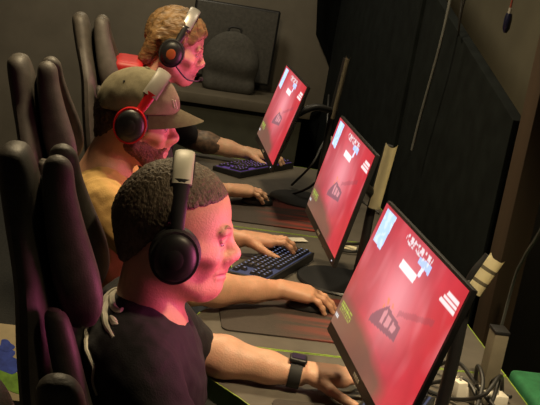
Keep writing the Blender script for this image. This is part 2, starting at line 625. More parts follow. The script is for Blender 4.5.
def hand_sdf(sd, W, yaw, pitch, side, curls, thumb, s=1.0, roll=0.0, spread=1.0):
    """side=+1: thumb on +left of the hand; curls: per finger (index..little) of 3 downward angles (deg). Returns fingertips."""
    Rm = np.array(Matrix.Rotation(yaw, 3, 'Z') @ Matrix.Rotation(pitch, 3, 'Y') @ Matrix.Rotation(roll, 3, 'X'))
    W = np.array(W, float)

    def L(p):
        return W + Rm @ (np.array(p, float) * s)
    offs = (0.030, 0.010, -0.010, -0.028)
    lens = (0.082, 0.092, 0.086, 0.066)
    tips = []
    for i in range(4):
        o = offs[i] * side
        kn = np.array((0.088 - (0.004, 0, 0.004, 0.012)[i], o, 0.006 - (0.002, 0, 0.001, 0.005)[i]))
        sd.cap(L((0.004, o * 0.55, 0.0)), L(kn), 0.016 * s, 0.0125 * s, 0.014)
        sd.cap(L((0.02, o * 0.6, -0.008)), L(kn - np.array((0.006, 0, 0.008))), 0.014 * s, 0.010 * s, 0.014)
        p = kn.copy()
        ang = 0.0
        sp = math.radians((5, 1, -4, -10)[i] * side * spread)
        rad = (0.0098, 0.0098, 0.0094, 0.0085)[i]
        for j, fr in enumerate((0.45, 0.31, 0.24)):
            ang += math.radians(curls[i][j])
            d = np.array((math.cos(ang) * math.cos(sp), math.cos(ang) * math.sin(sp), -math.sin(ang)))
            q = p + d * lens[i] * fr
            r0 = rad * (1, 0.95, 0.87)[j]
            r1 = rad * (0.95, 0.87, 0.76)[j]
            sd.cap(L(p), L(q), r0 * s, r1 * s, 0.004)
            if j < 2:
                sd.ball(L(q + np.array((0, 0, 0.001))), r1 * 1.06 * s, 0.003)
            p = q
        tips.append((L(p), Rm @ d, Rm))
    t = np.array((0.020, 0.022 * side, -0.006))
    for j, (dx, dy, dz, ln) in enumerate(thumb):
        d = np.array((dx, dy * side, dz))
        d = d / np.linalg.norm(d)
        q = t + d * ln
        sd.cap(L(t), L(q), (0.0165, 0.0125, 0.0105)[j] * s, (0.0125, 0.0105, 0.0085)[j] * s, 0.008 if j == 0 else 0.004)
        t = q
    tips.append((L(t), Rm @ d, Rm))
    return tips


def arm_sdf(sd, sh, el, wr, r=1.0):
    sh, el, wr = (np.array(p, float) for p in (sh, el, wr))
    sd.cap(sh, el, 0.052 * r, 0.043 * r, 0.03)
    m = el + (wr - el) * 0.30
    sd.cap(el, m, 0.042 * r, 0.046 * r, 0.02)
    sd.cap(m, el + (wr - el) * 0.72, 0.046 * r, 0.034 * r, 0.02)
    sd.cap(el + (wr - el) * 0.72, wr, 0.034 * r, 0.028 * r, 0.02)


def eyes(H, parent):
    for y in (-1, 1):
        bm = bmesh.new()
        d = Vector(H.v((1, 0, -0.18))).normalized()
        q = d.to_track_quat('Z', 'Y').to_matrix().to_4x4()
        q.translation = Vector(H((0.0725, y * 0.031, -0.003)))
        r = 0.0100 * H.s
        prof = [(0, r)]
        for k in range(1, 16):
            a = math.pi * k / 15
            prof.append((r * math.sin(a), r * math.cos(a)))
        add_lathe(bm, prof, q, 20)
        for f in bm.faces:
            if ((q.inverted() @ f.calc_center_median()).z) > r * 0.84:
                f.material_index = 1
        from_bm('eye', bm, ['eye', 'iris'], parent)


def brows(H, parent, m, sd):
    for y in (-1, 1):
        tube('eyebrow', [tuple(q) for q in sd.project(np.array([H((0.084, y * 0.022, 0.024)), H((0.082, y * 0.031, 0.028)), H((0.078, y * 0.040, 0.028)), H((0.070, y * 0.050, 0.022))]), 0.0002)],
             [0.0018 * H.s, 0.0026 * H.s, 0.0012 * H.s], m, parent, flat=(1, 1.4))


def nails(tips, parent, s=1.0):
    for p, d, Rm in tips:
        d = Vector(d).normalized()
        up = Vector(Rm[:, 2])
        n = (up - d * up.dot(d)).normalized()
        b = d.cross(n)
        c = Vector(p) + n * 0.0058 * s - d * 0.001
        bm = bmesh.new()
        rot = Matrix((d, b, n)).transposed()
        add_box(bm, c, (0.0050 * s, 0.0042 * s, 0.0012 * s), rot)
        from_bm('fingernail', bm, 'nail', parent, bevel=0.001)


# ------------------------------------------------------------------ the room
def wall(name, c, h, m):
    o = box(name, c, h, m)
    return struct(o)


wall('floor', (0.0, 1.5, -0.05), (3.5, 4.2, 0.05), 'floor')
wall('ceiling', (0.0, 1.5, 3.05), (3.5, 4.2, 0.05), 'ceiling')
wall('wall_back', (0.0, 4.75, 1.5), (3.5, 0.05, 1.5), 'wall_taupe')
wall('wall_right', (1.25, 1.15, 1.5), (0.05, 3.55, 1.5), 'wall_side')
wall('wall_left', (-3.45, 1.15, 1.5), (0.05, 3.55, 1.5), 'wall_taupe')

# black fabric divider behind the monitors: its top edge climbs towards the back wall
bm = bmesh.new()
poly = [(1.23, 0.0), (4.66, 0.0), (4.66, 2.14), (2.387, 1.571), (1.23, 1.283)]
a = [bm.verts.new((0.62, y, z)) for y, z in poly]
b = [bm.verts.new((0.66, y, z)) for y, z in poly]
bm.faces.new(a)
bm.faces.new(b[::-1])
for i in range(5):
    bm.faces.new((a[i], b[i], b[(i + 1) % 5], a[(i + 1) % 5]))
t = thing('divider_panel', (0.64, 2.8, 0), 'tall black fabric divider panel with a slanting top edge behind the monitors', 'divider')
from_bm('panel', bm, 'black_matte', t, True, 0.004)
box('post', (0.635, 2.60, 0.80), (0.03, 0.022, 0.80), 'black_matte', t, bevel=0.004)
for y in (1.5, 4.2):
    box('foot', (0.64, y, 0.015), (0.12, 0.03, 0.015), 'black', t, bevel=0.004)

# black drape on the back wall
bm = bmesh.new()
zs = [(0.30, 2.2), (0.395, 1.25), (0.52, 1.10), (0.60, 0.98), (0.66, 0.86), (0.46, 0.62), (0.42, 0.15)]
zs = [(0.39, 2.30), (0.44, 1.60), (0.500, 1.165), (0.590, 1.03), (0.64, 0.93), (0.70, 0.86), (0.60, 0.70), (0.46, 0.60), (0.44, 0.12)]
rows = []
for x0, z in zs:
    row = []
    for k in range(41):
        u = k / 40
        x = x0 + (1.15 - x0) * u
        row.append(bm.verts.new((x, 4.665 - 0.012 * math.sin(u * 34) - 0.012, z)))
    rows.append(row)
for r0, r1 in zip(rows, rows[1:]):
    for k in range(40):
        bm.faces.new((r0[k], r0[k + 1], r1[k + 1], r1[k]))
bmesh.ops.solidify(bm, geom=list(bm.faces), thickness=0.006)
o = from_bm('black_drape', bm, 'black_cloth')
tag(o, 'black cloth drape hanging in the far corner on the back wall', 'drape')

# dark post at the end of the divider
o = box('wooden_post', (0.66, 1.12, 1.1), (0.04, 0.055, 1.1), 'brown_dark', bevel=0.006)
tag(o, 'dark brown upright post at the near end of the black divider', 'post')

# ------------------------------------------------------------------ back counter with monitor and padded case
t = thing('back_counter', (0.0, 4.3, 0), 'long dark counter with olive front panel along the back wall', 'counter')
box('counter_top', (-0.15, 4.40, 0.735), (0.62, 0.26, 0.030), 'counter', t, bevel=0.006)
box('front_panel', (-0.15, 4.20, 0.37), (0.58, 0.015, 0.335), 'counter_front', t, bevel=0.004)
for x in (-0.72, 0.42):
    box('side_panel', (x, 4.42, 0.37), (0.015, 0.22, 0.335), 'counter_front', t, bevel=0.004)

t = thing('dark_screen', (-0.02, 4.56, 0.765), 'switched off dark screen with rounded corners standing on the back counter', 'monitor')
bm = bmesh.new()
add_box(bm, (-0.02, 4.56, 1.045), (0.265, 0.02, 0.235))
from_bm('housing', bm, 'black', t, True, 0.015, 3)
box('screen', (-0.02, 4.5385, 1.045), (0.25, 0.002, 0.22), 'bag', t, bevel=0.001)
box('stand', (-0.02, 4.58, 0.80), (0.03, 0.012, 0.035), 'black', t, bevel=0.003)
box('base', (-0.02, 4.57, 0.770), (0.10, 0.06, 0.005), 'black', t, bevel=0.002)

sd = SDF()
sd.ell((-0.03, 4.40, 0.94), (0.175, 0.06, 0.19), k=0.03)
sd.cap((-0.13, 4.40, 0.80), (0.09, 4.40, 0.80), 0.05, 0.05, 0.05)
sd.cap((-0.10, 4.40, 0.95), (0.06, 4.40, 0.93), 0.06, 0.06, 0.05)
sd.plane((0, 0, 0.766), (0, 0, -1))
V, F = sd.mesh(0.008)
t = thing('padded_bag', (-0.02, 4.40, 0.765), 'dark rounded padded bag leaning in front of the switched off screen', 'bag')
link_mesh('bag_body', V, F, 'bag', t)
tube('handle', [(-0.07, 4.40, 1.115), (-0.06, 4.40, 1.15), (0.00, 4.40, 1.15), (0.01, 4.40, 1.115)], 0.007, 'rubber', t)

# ------------------------------------------------------------------ desks
DZ = 0.74


def desk_poly(y0, y1, inset=0.0, xb=0.47):
    pts = []
    for k in range(33):
        u = k / 32
        y = y0 + (y1 - y0) * u
        e = min(u, 1 - u)
        s_ = min(max((e - 0.13) / 0.24, 0), 1)
        s_ = s_ * s_ * (3 - 2 * s_)
        x = -0.325 + 0.125 * s_ + inset
        yy = min(max(y, y0 + inset), y1 - inset)
        pts.append((x, yy))
    pts += [(xb - inset, y1 - inset), (xb - inset, y0 + inset)]
    return pts


def make_desk(y0, y1, label):
    t = thing('gaming_desk', (0.1, (y0 + y1) / 2, 0), label, 'desk', 'gaming desks in one row')
    bm = bmesh.new()
    add_prism(bm, desk_poly(y0, y1, 0.003), DZ - 0.028, DZ)
    from_bm('desk_top', bm, 'desk', t, True)
    # green bumper round the edge; lit top line and shaded sides are painted
    P = desk_poly(y0, y1, 0.0)
    Q = desk_poly(y0, y1, 0.003)
    n = len(P)
    bm = bmesh.new()
    lo = [bm.verts.new((x, y, DZ - 0.045)) for x, y in P]
    hi = [bm.verts.new((x, y, DZ + 0.0005)) for x, y in P]
    hq = [bm.verts.new((x, y, DZ + 0.0005)) for x, y in Q]
    lq = [bm.verts.new((x, y, DZ - 0.045)) for x, y in Q]
    for i in range(n):
        j = (i + 1) % n
        bm.faces.new((lo[i], lo[j], hi[j], hi[i])).material_index = 0
        bm.faces.new((hi[i], hi[j], hq[j], hq[i])).material_index = 1
        bm.faces.new((hq[i], hq[j], lq[j], lq[i])).material_index = 0
        bm.faces.new((lq[i], lq[j], lo[j], lo[i])).material_index = 0
    from_bm('edge_trim', bm, ['green_dark', 'lime'], t, False)
    for y in (y0 + 0.06, y1 - 0.06):
        bm = bmesh.new()
        add_box(bm, (0.08, y, 0.35), (0.05, 0.02, 0.345))
        add_box(bm, (0.08, y, 0.018), (0.30, 0.03, 0.018))
        add_box(bm, (0.08, y, 0.695), (0.28, 0.025, 0.015))
        from_bm('leg', bm, 'metal', t, True)
    return t


SEAM = [-0.56, 0.470, 1.515, 2.62]
names = ['grey gaming desk with lime edge at the black shirted player with a watch',
         'grey gaming desk with lime edge where the player in the khaki cap sits',
         'grey gaming desk farthest back, with the purple lit keyboard']
for i in range(3):
    make_desk(SEAM[i] + 0.002, SEAM[i + 1] - 0.002, names[i])


# ------------------------------------------------------------------ mouse pads, keyboards, mice
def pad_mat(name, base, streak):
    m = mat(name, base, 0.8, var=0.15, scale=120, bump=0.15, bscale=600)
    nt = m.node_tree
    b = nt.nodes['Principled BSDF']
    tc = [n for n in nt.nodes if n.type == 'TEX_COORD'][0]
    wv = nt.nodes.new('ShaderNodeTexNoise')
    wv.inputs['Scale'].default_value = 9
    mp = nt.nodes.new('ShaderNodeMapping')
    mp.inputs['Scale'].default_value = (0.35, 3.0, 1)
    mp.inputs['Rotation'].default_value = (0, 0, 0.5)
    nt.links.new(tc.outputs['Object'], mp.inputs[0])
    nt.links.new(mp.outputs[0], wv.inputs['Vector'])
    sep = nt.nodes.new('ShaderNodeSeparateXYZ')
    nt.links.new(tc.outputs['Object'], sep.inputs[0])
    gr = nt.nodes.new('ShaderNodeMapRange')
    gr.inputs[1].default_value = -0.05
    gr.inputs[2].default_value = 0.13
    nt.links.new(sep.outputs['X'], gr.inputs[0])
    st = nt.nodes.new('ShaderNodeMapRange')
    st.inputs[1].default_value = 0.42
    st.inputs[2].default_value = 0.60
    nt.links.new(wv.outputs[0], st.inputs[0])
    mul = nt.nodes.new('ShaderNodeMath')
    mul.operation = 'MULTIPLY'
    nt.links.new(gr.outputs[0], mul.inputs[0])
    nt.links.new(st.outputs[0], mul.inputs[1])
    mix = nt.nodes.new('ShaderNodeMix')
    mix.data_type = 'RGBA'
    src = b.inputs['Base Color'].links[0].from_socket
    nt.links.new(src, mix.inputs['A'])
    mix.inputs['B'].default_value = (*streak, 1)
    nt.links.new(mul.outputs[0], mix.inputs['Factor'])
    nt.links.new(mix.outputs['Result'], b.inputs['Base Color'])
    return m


def make_pad(x0, x1, y0, y1, m, label):
    bm = bmesh.new()
    c = 0.02
    poly = []
    for cx, cy, a0 in ((x1 - c, y1 - c, 0), (x0 + c, y1 - c, 90), (x0 + c, y0 + c, 180), (x1 - c, y0 + c, 270)):
        for k in range(6):
            an = R(a0 + 18 * k)
            poly.append((cx + c * math.cos(an), cy + c * math.sin(an)))
    add_prism(bm, poly, DZ + 0.001, DZ + 0.0045)
    o = from_bm('mouse_pad', bm, m)
    return tag(o, label, 'mouse pad', 'cloth mouse pads')


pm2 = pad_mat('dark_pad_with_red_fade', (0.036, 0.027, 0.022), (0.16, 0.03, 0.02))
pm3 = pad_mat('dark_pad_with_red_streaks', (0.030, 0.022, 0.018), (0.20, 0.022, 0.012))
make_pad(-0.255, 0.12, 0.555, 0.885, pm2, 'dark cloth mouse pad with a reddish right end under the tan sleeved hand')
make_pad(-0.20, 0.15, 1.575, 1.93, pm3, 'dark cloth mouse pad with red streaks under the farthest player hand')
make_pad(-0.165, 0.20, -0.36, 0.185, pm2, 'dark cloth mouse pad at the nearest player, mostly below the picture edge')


def make_keyboard(c, ang, length, width, led, label, kz=0.0):
    t = thing('keyboard', (c[0], c[1], DZ), label, 'keyboard', 'backlit gaming keyboards')
    rot = Matrix.Rotation(ang, 3, 'Z')     # local x = length, local y = away from player... depth

    def W(x, y, z):
        v = rot @ Vector((x, y, 0))
        return (c[0] + v.x, c[1] + v.y, DZ + kz + z)
    tilt = 0.05
    bm = bmesh.new()
    vs = []
    for (x, y) in ((-length / 2, -width / 2), (length / 2, -width / 2), (length / 2, width / 2), (-length / 2, width / 2)):
        vs.append((bm.verts.new(W(x, y, 0.001)), bm.verts.new(W(x, y, 0.020 + (y + width / 2) * tilt))))
    bm.faces.new([v[0] for v in vs][::-1])
    bm.faces.new([v[1] for v in vs])
    for i in range(4):
        j = (i + 1) % 4
        bm.faces.new((vs[i][0], vs[j][0], vs[j][1], vs[i][1]))
    from_bm('case', bm, 'black', t, True, 0.003)
    bm = bmesh.new()
    pts = [(-length / 2 + .008, -width / 2 + .008), (length / 2 - .008, -width / 2 + .008), (length / 2 - .008, width / 2 - .008), (-length / 2 + .008, width / 2 - .008)]
    bm.faces.new([bm.verts.new(W(x, y, 0.0208 + (y + width / 2) * tilt)) for x, y in pts])
    from_bm('backlight_plate', bm, 'glow_' + led, t, False)
    rows = [[1] * 13, [1] * 13 + [2], [1.5] + [1] * 12 + [1.5], [1.75] + [1] * 11 + [2.25], [2.25] + [1] * 10 + [2.75], [1.25, 1.25, 1.25, 6.25, 1.25, 1.25, 1.25, 1.25]]
    protos = {}
    ux = (length - 0.030) / 18.2
    uy = (width - 0.022) / 6.2
    keys = []
    for ri, row in enumerate(rows):
        x = -length / 2 + 0.012
        for wd in row:
            keys.append((x + wd * ux / 2, width / 2 - 0.012 - (ri + 0.5) * uy, wd))
            x += wd * ux
        if ri == 0:
            x = -length / 2 + 0.012 + 15 * ux
        for e in range(3):
            if ri in (0, 1, 2, 5) or (ri == 4 and e == 1):
                keys.append((-length / 2 + 0.012 + (15.3 + e + 0.5) * ux, width / 2 - 0.012 - (ri + 0.5) * uy, 1))
    for (x, y, wd) in keys:
        p = W(x, y, 0.0212 + (y + width / 2) * tilt)
        if wd not in protos:
            bm = bmesh.new()
            hx, hy = wd * ux / 2 - 0.0013, uy / 2 - 0.0013
            b_ = [bm.verts.new(rot @ Vector((sx * hx, sy * hy, 0))) for sx, sy in ((-1, -1), (1, -1), (1, 1), (-1, 1))]
            u_ = [bm.verts.new(rot @ Vector((sx * (hx - 0.0022), sy * (hy - 0.0025), 0.0085))) for sx, sy in ((-1, -1), (1, -1), (1, 1), (-1, 1))]
            bm.faces.new(u_)
            for i in range(4):
                bm.faces.new((b_[i], b_[(i + 1) % 4], u_[(i + 1) % 4], u_[i]))
            # lit legend on the cap
            lg = [bm.verts.new(rot @ Vector((sx * 0.0016, sy * 0.0028, 0.0087))) for sx, sy in ((-1, -1), (1, -1), (1, 1), (-1, 1))]
            bm.faces.new(lg).material_index = 1
            me = bpy.data.meshes.new('key')
            bm.to_mesh(me)
            bm.free()
            me.materials.append(M['keycap'])
            me.materials.append(M[led])
            protos[wd] = me
        k = bpy.data.objects.new('key', protos[wd])
        COL.objects.link(k)
        k.parent = t
        k.location = Vector(p) - t.location
    return t


# keyboards are pushed askew, left end towards the monitor
make_keyboard((-0.075, 1.105), R(-119), 0.385, 0.135, 'led_blue', 'black keyboard with blue white backlight under the left hand of the player in the cap')
make_keyboard((-0.015, 2.44), R(-128), 0.43, 0.14, 'led_purple', 'black keyboard with purple backlight under the farthest monitor')
make_keyboard((0.06, 0.09), R(-119), 0.385, 0.135, 'led_blue', 'black keyboard at the nearest player, hidden behind his monitor', 0.0045)


def make_mouse(c, yaw, label):
    t = thing('mouse', (c[0], c[1], DZ + 0.0045), label, 'mouse', 'gaming mice')
    Rm = np.array(Matrix.Rotation(yaw, 3, 'Z'))
    sd = SDF()
    p = np.array((c[0], c[1], DZ + 0.0045))
    sd.ell(p + (0, 0, 0.004), (0.062, 0.031, 0.034), Rm)
    sd.plane(p + (0, 0, 0.0005), (0, 0, -1))
    V, F = sd.mesh(0.003)
    link_mesh('mouse_body', V, F, 'black', t)
    f = Rm @ np.array((1, 0, 0))
    l = Rm @ np.array((0, 1, 0))
    q = p + f * 0.036
    q[2] = DZ + 0.0045 + 0.030
    m4 = Matrix.Translation(Vector(q)) @ Vector(l).to_track_quat('Z', 'Y').to_matrix().to_4x4()
    lathe('scroll_wheel', [(0, -0.004), (0.008, -0.004), (0.009, 0), (0.008, 0.004), (0, 0.004)], m4, 'rubber', t, 16)
    return t


make_mouse((-0.005, 0.775), R(-4), 'black gaming mouse under the right hand of the player in the cap')
make_mouse((-0.055, 1.845), R(8), 'black gaming mouse under the right hand of the farthest player')
make_mouse((0.03, -0.18), R(0), 'black gaming mouse of the nearest player, below the picture edge')


# ------------------------------------------------------------------ monitors
def screen_image(nu, nv):
    """colour of the game's menu screen; u from the player's left, v from the top"""
    u, v = np.meshgrid((np.arange(nu)) / (nu - 1), (np.arange(nv)) / (nv - 1), indexing='xy')
    r = np.random.RandomState(3)

    def nz(su, sv, seed):
        q = np.stack([u * su, v * sv, np.zeros_like(u)], -1)
        return wav(q, 1.0, seed)
    img = np.zeros((nv, nu, 3))
    base = np.array((0.42, 0.030, 0.045))
    img[:] = base
    n1 = nz(14, 9, 1.3) + 0.5 * nz(33, 21, 4.1)
    img *= (1 + 0.16 * n1)[..., None]

    def mixc(mask, c):
        nonlocal img
        mask = np.clip(mask, 0, 1)[..., None]
        img = img * (1 - mask) + np.array(c) * mask
    glow = np.exp(-(((u - 0.50) / 0.20) ** 2 + ((v - 0.42) / 0.30) ** 2))
    mixc(0.75 * glow, (0.80, 0.30, 0.34))
    mixc(0.5 * np.exp(-(((u - 0.17) / 0.13) ** 2 + ((v - 0.45) / 0.30) ** 2)), (0.42, 0.10, 0.12))
    mixc(0.6 * np.clip((u - 0.75) / 0.25, 0, 1), (0.50, 0.018, 0.028))
    # smoke strands
    mixc(0.35 * np.clip(nz(26, 7, 2.2) - 0.25, 0, 1) * np.exp(-((v - 0.4) / 0.35) ** 2), (0.70, 0.28, 0.30))
    # dark rifle-like diagonal and rocks
    d = np.abs((v - 0.40) - (-0.55) * (u - 0.72))
    mixc(0.35 * (d < 0.022 + 0.01 * nz(40, 40, 3)) * (u > 0.58) * (u < 0.88), (0.20, 0.05, 0.07))
    # brown haze reflected in the glass, painted in from the lower left
    haze_edge = 0.70 + 0.20 * np.clip(u - 0.2, 0, 1) + 0.02 * nz(12, 3, 5.0)
    haze = np.clip((v - haze_edge) / 0.10, 0, 1)
    mixc(0.85 * haze * np.clip((0.80 - u) / 0.12, 0, 1), (0.105, 0.070, 0.045))
    mixc(0.6 * np.clip((v - 0.45) / 0.4, 0, 1) * np.clip((0.30 - u) / 0.25, 0, 1), (0.15, 0.085, 0.06))  # wider part of the painted reflection, up the left side
    # ridge flames
    mixc(0.7 * (np.abs(v - 0.50 + 0.03 * nz(60, 5, 1)) < 0.035) * (np.abs(u - 0.50) < 0.09) * (nz(80, 30, 2) > 0.1), (0.75, 0.22, 0.06))
    # wire cage / tent in the centre
    cx = (u - 0.36) / 0.30
    top = 0.665 - 0.18 * np.clip(cx / 0.45, 0, 1) ** 0.8 - 0.0 * cx
    top = np.where(cx > 0.45, 0.505 + 0.03 * (cx - 0.45), top)
    bot = 0.665 - 0.075 * cx
    inside = (cx > 0) & (cx < 1) & (v > top) & (v < bot + 0.035)
    mixc(0.8 * inside, (0.16, 0.085, 0.11))
    win = (cx > 0.34) & (cx < 0.93) & (v > top + 0.030) & (v < bot - 0.004)
    bars = (np.sin(cx * 30 + 8 * (v - 0.6)) > 0.62)
    mixc(0.9 * (win & ~bars), (0.62, 0.26, 0.28))

    def quad(p, c, a=1.0):
        m = np.ones_like(u, bool)
        for i in range(len(p)):
            x0, y0 = p[i]
            x1, y1 = p[(i + 1) % len(p)]
            m &= ((x1 - x0) * (v - y0) - (y1 - y0) * (u - x0)) > 0
        mixc(a * m, c)
        return m
    # pale blue picture upper left
    m = quad([(0.035, 0.025), (0.172, 0.022), (0.158, 0.29), (0.035, 0.28)], (0.42, 0.60, 0.90))
    mixc(0.5 * m * (nz(70, 40, 6) > 0.15), (0.70, 0.80, 0.95))
    # jagged white title
    tm = (u > 0.345) & (u < 0.66) & (v > 0.028) & (v < 0.098)
    mixc(0.9 * tm * (nz(150, 26, 1.1) + 0.8 * nz(60, 90, 2.7) > 0.12), (0.72, 0.66, 0.68))
    # pale blue badge and stem
    m = quad([(0.54, 0.085), (0.672, 0.075), (0.672, 0.135), (0.54, 0.128)], (0.40, 0.52, 0.85))
    mixc(0.6 * m * (nz(120, 60, 9) > 0.2), (0.78, 0.80, 0.92))
    quad([(0.592, 0.128), (0.622, 0.128), (0.614, 0.19), (0.588, 0.19)], (0.68, 0.70, 0.86))
    # white panel
    quad([(0.406, 0.196), (0.59, 0.190), (0.582, 0.250), (0.404, 0.258)], (0.86, 0.78, 0.78))
    # stacked white bars, right
    for k in range(3):
        y0 = 0.098 + k * 0.030
        quad([(0.872 - 0.018 * k, y0), (0.978, y0), (0.975, y0 + 0.021), (0.868 - 0.018 * k, y0 + 0.021)], (0.80, 0.66, 0.66))
    # green text, lower left, and small white mark
    for k in range(4):
        y0 = 0.800 + k * 0.020
        m = quad([(0.02, y0), (0.20 - 0.03 * (k % 2), y0), (0.20, y0 + 0.011), (0.02, y0 + 0.011)], (0.10, 0.06, 0.03), 0.0)
        mixc(0.85 * m * (nz(260, 60, 3 + k) > -0.25), (0.36, 0.50, 0.06))
    m = quad([(0.012, 0.905), (0.06, 0.905), (0.06, 0.93), (0.012, 0.93)], (0.6, 0.6, 0.6), 0.0)
    mixc(0.8 * m * (nz(200, 50, 3) > -0.1), (0.62, 0.66, 0.66))
    return np.clip(img, 0, 1)


def screen_mat():
    m = bpy.data.materials.new('lit_game_screen')
    m.use_nodes = True
    nt = m.node_tree
    b = nt.nodes['Principled BSDF']
    b.inputs['Base Color'].default_value = (0.015, 0.015, 0.016, 1)
    b.inputs['Roughness'].default_value = 0.3
    at = nt.nodes.new('ShaderNodeAttribute')
    at.attribute_name = 'picture'
    nt.links.new(at.outputs['Color'], b.inputs['Emission Color'])
    b.inputs['Emission Strength'].default_value = SCREEN_GAIN
    return m


SCREEN_GAIN = 1.4
M['screen'] = screen_mat()


def make_monitor(c, yaw, tilt, label, col_pts, col_m, cuts=(), cover=0.0205, base_r=0.125, base_dx=-0.05):
    """c: centre of the panel"""
    base = (c[0] + 0.19, c[1], DZ)
    t = thing('gaming_monitor', base, label, 'monitor', 'gaming monitors showing a red game screen')
    Rm = Matrix.Rotation(yaw, 3, 'Z') @ Matrix.Rotation(tilt, 3, 'Y')
    W_, H_ = 0.56, 0.325

    def P(x, y, z):
        return Vector(c) + Rm @ Vector((x, y, z))
    bm = bmesh.new()
    add_box(bm, P(0.0065, 0, 0), (0.006, W_ / 2, H_ / 2), Rm)
    hs = from_bm('bezel', bm, 'black', t, True, 0.003)
    bm = bmesh.new()
    vs = []
    for dx, k in ((0.012, 0.90), (0.042, 0.55)):
        vs.append([bm.verts.new(P(dx, sy * W_ / 2 * k, sz * H_ / 2 * k)) for sy, sz in ((-1, -1), (1, -1), (1, 1), (-1, 1))])
    bm.faces.new(vs[0])
    bm.faces.new(vs[1][::-1])
    for i in range(4):
        bm.faces.new((vs[0][i], vs[1][i], vs[1][(i + 1) % 4], vs[0][(i + 1) % 4]))
    from_bm('rear_housing', bm, 'black', t, True, 0.008)
    nu, nv = 201, 113
    sw, sh = W_ - 0.012, H_ - 0.030
    z_top = H_ / 2 - 0.006
    V = []
    for j in range(nv):
        for i in range(nu):
            V.append(P(-0.0005, sw / 2 - sw * i / (nu - 1), z_top - sh * j / (nv - 1)))
    F = [[j * nu + i, (j + 1) * nu + i, (j + 1) * nu + i + 1, j * nu + i + 1] for j in range(nv - 1) for i in range(nu - 1)]
    o = link_mesh('screen', [tuple(v) for v in V], F, 'screen', t, False)
    o['label'] = 'lit red game picture'
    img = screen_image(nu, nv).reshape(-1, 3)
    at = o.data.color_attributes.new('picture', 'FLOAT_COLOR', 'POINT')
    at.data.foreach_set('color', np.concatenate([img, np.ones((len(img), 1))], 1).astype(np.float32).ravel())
    # maker's mark and power light on the lower bezel
    bm = bmesh.new()
    for k in range(4):
        add_box(bm, P(-0.0002, 0.018 - 0.011 * k, -H_ / 2 + 0.012), (0.0006, 0.0038, 0.0035), Rm)
    from_bm('logo', bm, 'logo_grey', t, False)
    bm = bmesh.new()
    add_box(bm, P(-0.0002, -W_ / 2 + 0.03, -H_ / 2 + 0.010), (0.0006, 0.003, 0.0015), Rm)
    from_bm('power_light', bm, 'led_white', t, False)
    # stand: arm, column, pale curved cover, base
    top = Vector(col_pts[0])
    bot = Vector(col_pts[1])
    ax = (top - bot).normalized()
    tube('neck', [tuple(P(0.04, 0, 0)), tuple((P(0.04, 0, 0) + (top * 0.35 + bot * 0.65)) / 2), tuple(top * 0.1 + bot * 0.9 + Vector((0.006, 0.012, 0)))], 0.014, 'black', t)
    foot = Vector((bot.x - 0.01, bot.y, DZ + 0.012))
    tube('column', [tuple(foot), tuple(foot + (bot - foot) * 0.5), tuple(bot + Vector((0, 0.012, 0))), tuple(top - ax * 0.012 + Vector((0, 0.012, 0)))], 0.012, 'black', t, flat=(1.0, 1.2))
    # curved cover sheet: an arc section swept along the axis; concave notched upper end
    side = Vector((1.0, 0.0, 0.0))
    side = (side - ax * side.dot(ax)).normalized()
    nrm = ax.cross(side)
    if nrm.y > 0:
        nrm = -nrm
    L = (top - bot).length
    bm = bmesh.new()
    nk, nl = 13, 13
    g = []
    for j in range(nl):
        row = []
        for i in range(nk):
            a = R(-62 + 124 * i / (nk - 1))
            r_ = cover
            f = j / (nl - 1)
            notch = -0.010 * math.cos(a * 1.45) * (f > 0.99)
            row.append(bm.verts.new(bot + ax * (L * f + notch) + side * (math.sin(a) * r_) + nrm * (math.cos(a) * r_ + 0.006)))
        g.append(row)
    for j in range(nl - 1):
        fr = (j + 0.5) / (nl - 1)
        for i in range(nk - 1):
            bm.faces.new((g[j][i], g[j][i + 1], g[j + 1][i + 1], g[j + 1][i])).material_index = 1 if any(abs(fr - q) < 0.5 / (nl - 1) for q in cuts) else 0
    bmesh.ops.solidify(bm, geom=list(bm.faces), thickness=0.002)
    o = from_bm('column_cover', bm, [col_m, 'grey_box'], t)
    bm = bmesh.new()
    add_lathe(bm, [(0, 0.001), (base_r, 0.001), (base_r + 0.004, 0.005), (base_r, 0.010), (0.03, 0.014), (0, 0.014)], Matrix.Translation((foot.x + base_dx, foot.y, DZ)), 36)
    from_bm('base', bm, 'black', t)
    return t


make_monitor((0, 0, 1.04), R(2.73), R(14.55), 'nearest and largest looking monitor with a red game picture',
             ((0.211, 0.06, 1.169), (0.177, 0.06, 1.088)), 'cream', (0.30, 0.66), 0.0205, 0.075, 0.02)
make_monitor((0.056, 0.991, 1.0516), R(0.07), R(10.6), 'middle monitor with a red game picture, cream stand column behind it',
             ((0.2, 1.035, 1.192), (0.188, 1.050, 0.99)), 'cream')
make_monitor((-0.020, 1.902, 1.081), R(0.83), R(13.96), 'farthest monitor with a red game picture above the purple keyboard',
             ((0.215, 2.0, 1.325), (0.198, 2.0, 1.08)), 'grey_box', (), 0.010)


# ------------------------------------------------------------------ gaming chairs
def loft(name, stations, m, parent, n=20, p=2.6):
    """stations: (cx, cy, cz, rx, ry) superellipse sections stacked along z"""
    bm = bmesh.new()
    rings = []
    for cx, cy, cz, rx, ry in stations:
        ring = []
        for k in range(n):
            a = 2 * math.pi * k / n
            ca, sa = math.cos(a), math.sin(a)
            ring.append(bm.verts.new((cx + rx * math.copysign(abs(ca) ** (2 / p), ca), cy + ry * math.copysign(abs(sa) ** (2 / p), sa), cz)))
        rings.append(ring)
    for a, b in zip(rings, rings[1:]):
        for k in range(n):
            bm.faces.new((a[k], a[(k + 1) % n], b[(k + 1) % n], b[k]))
    bm.faces.new(rings[0][::-1])
    bm.faces.new(rings[-1])
    return from_bm(name, bm, m, parent)


def smooth_stations(pts, n=5):
    return [tuple(p) for p in catmull(pts, n)]


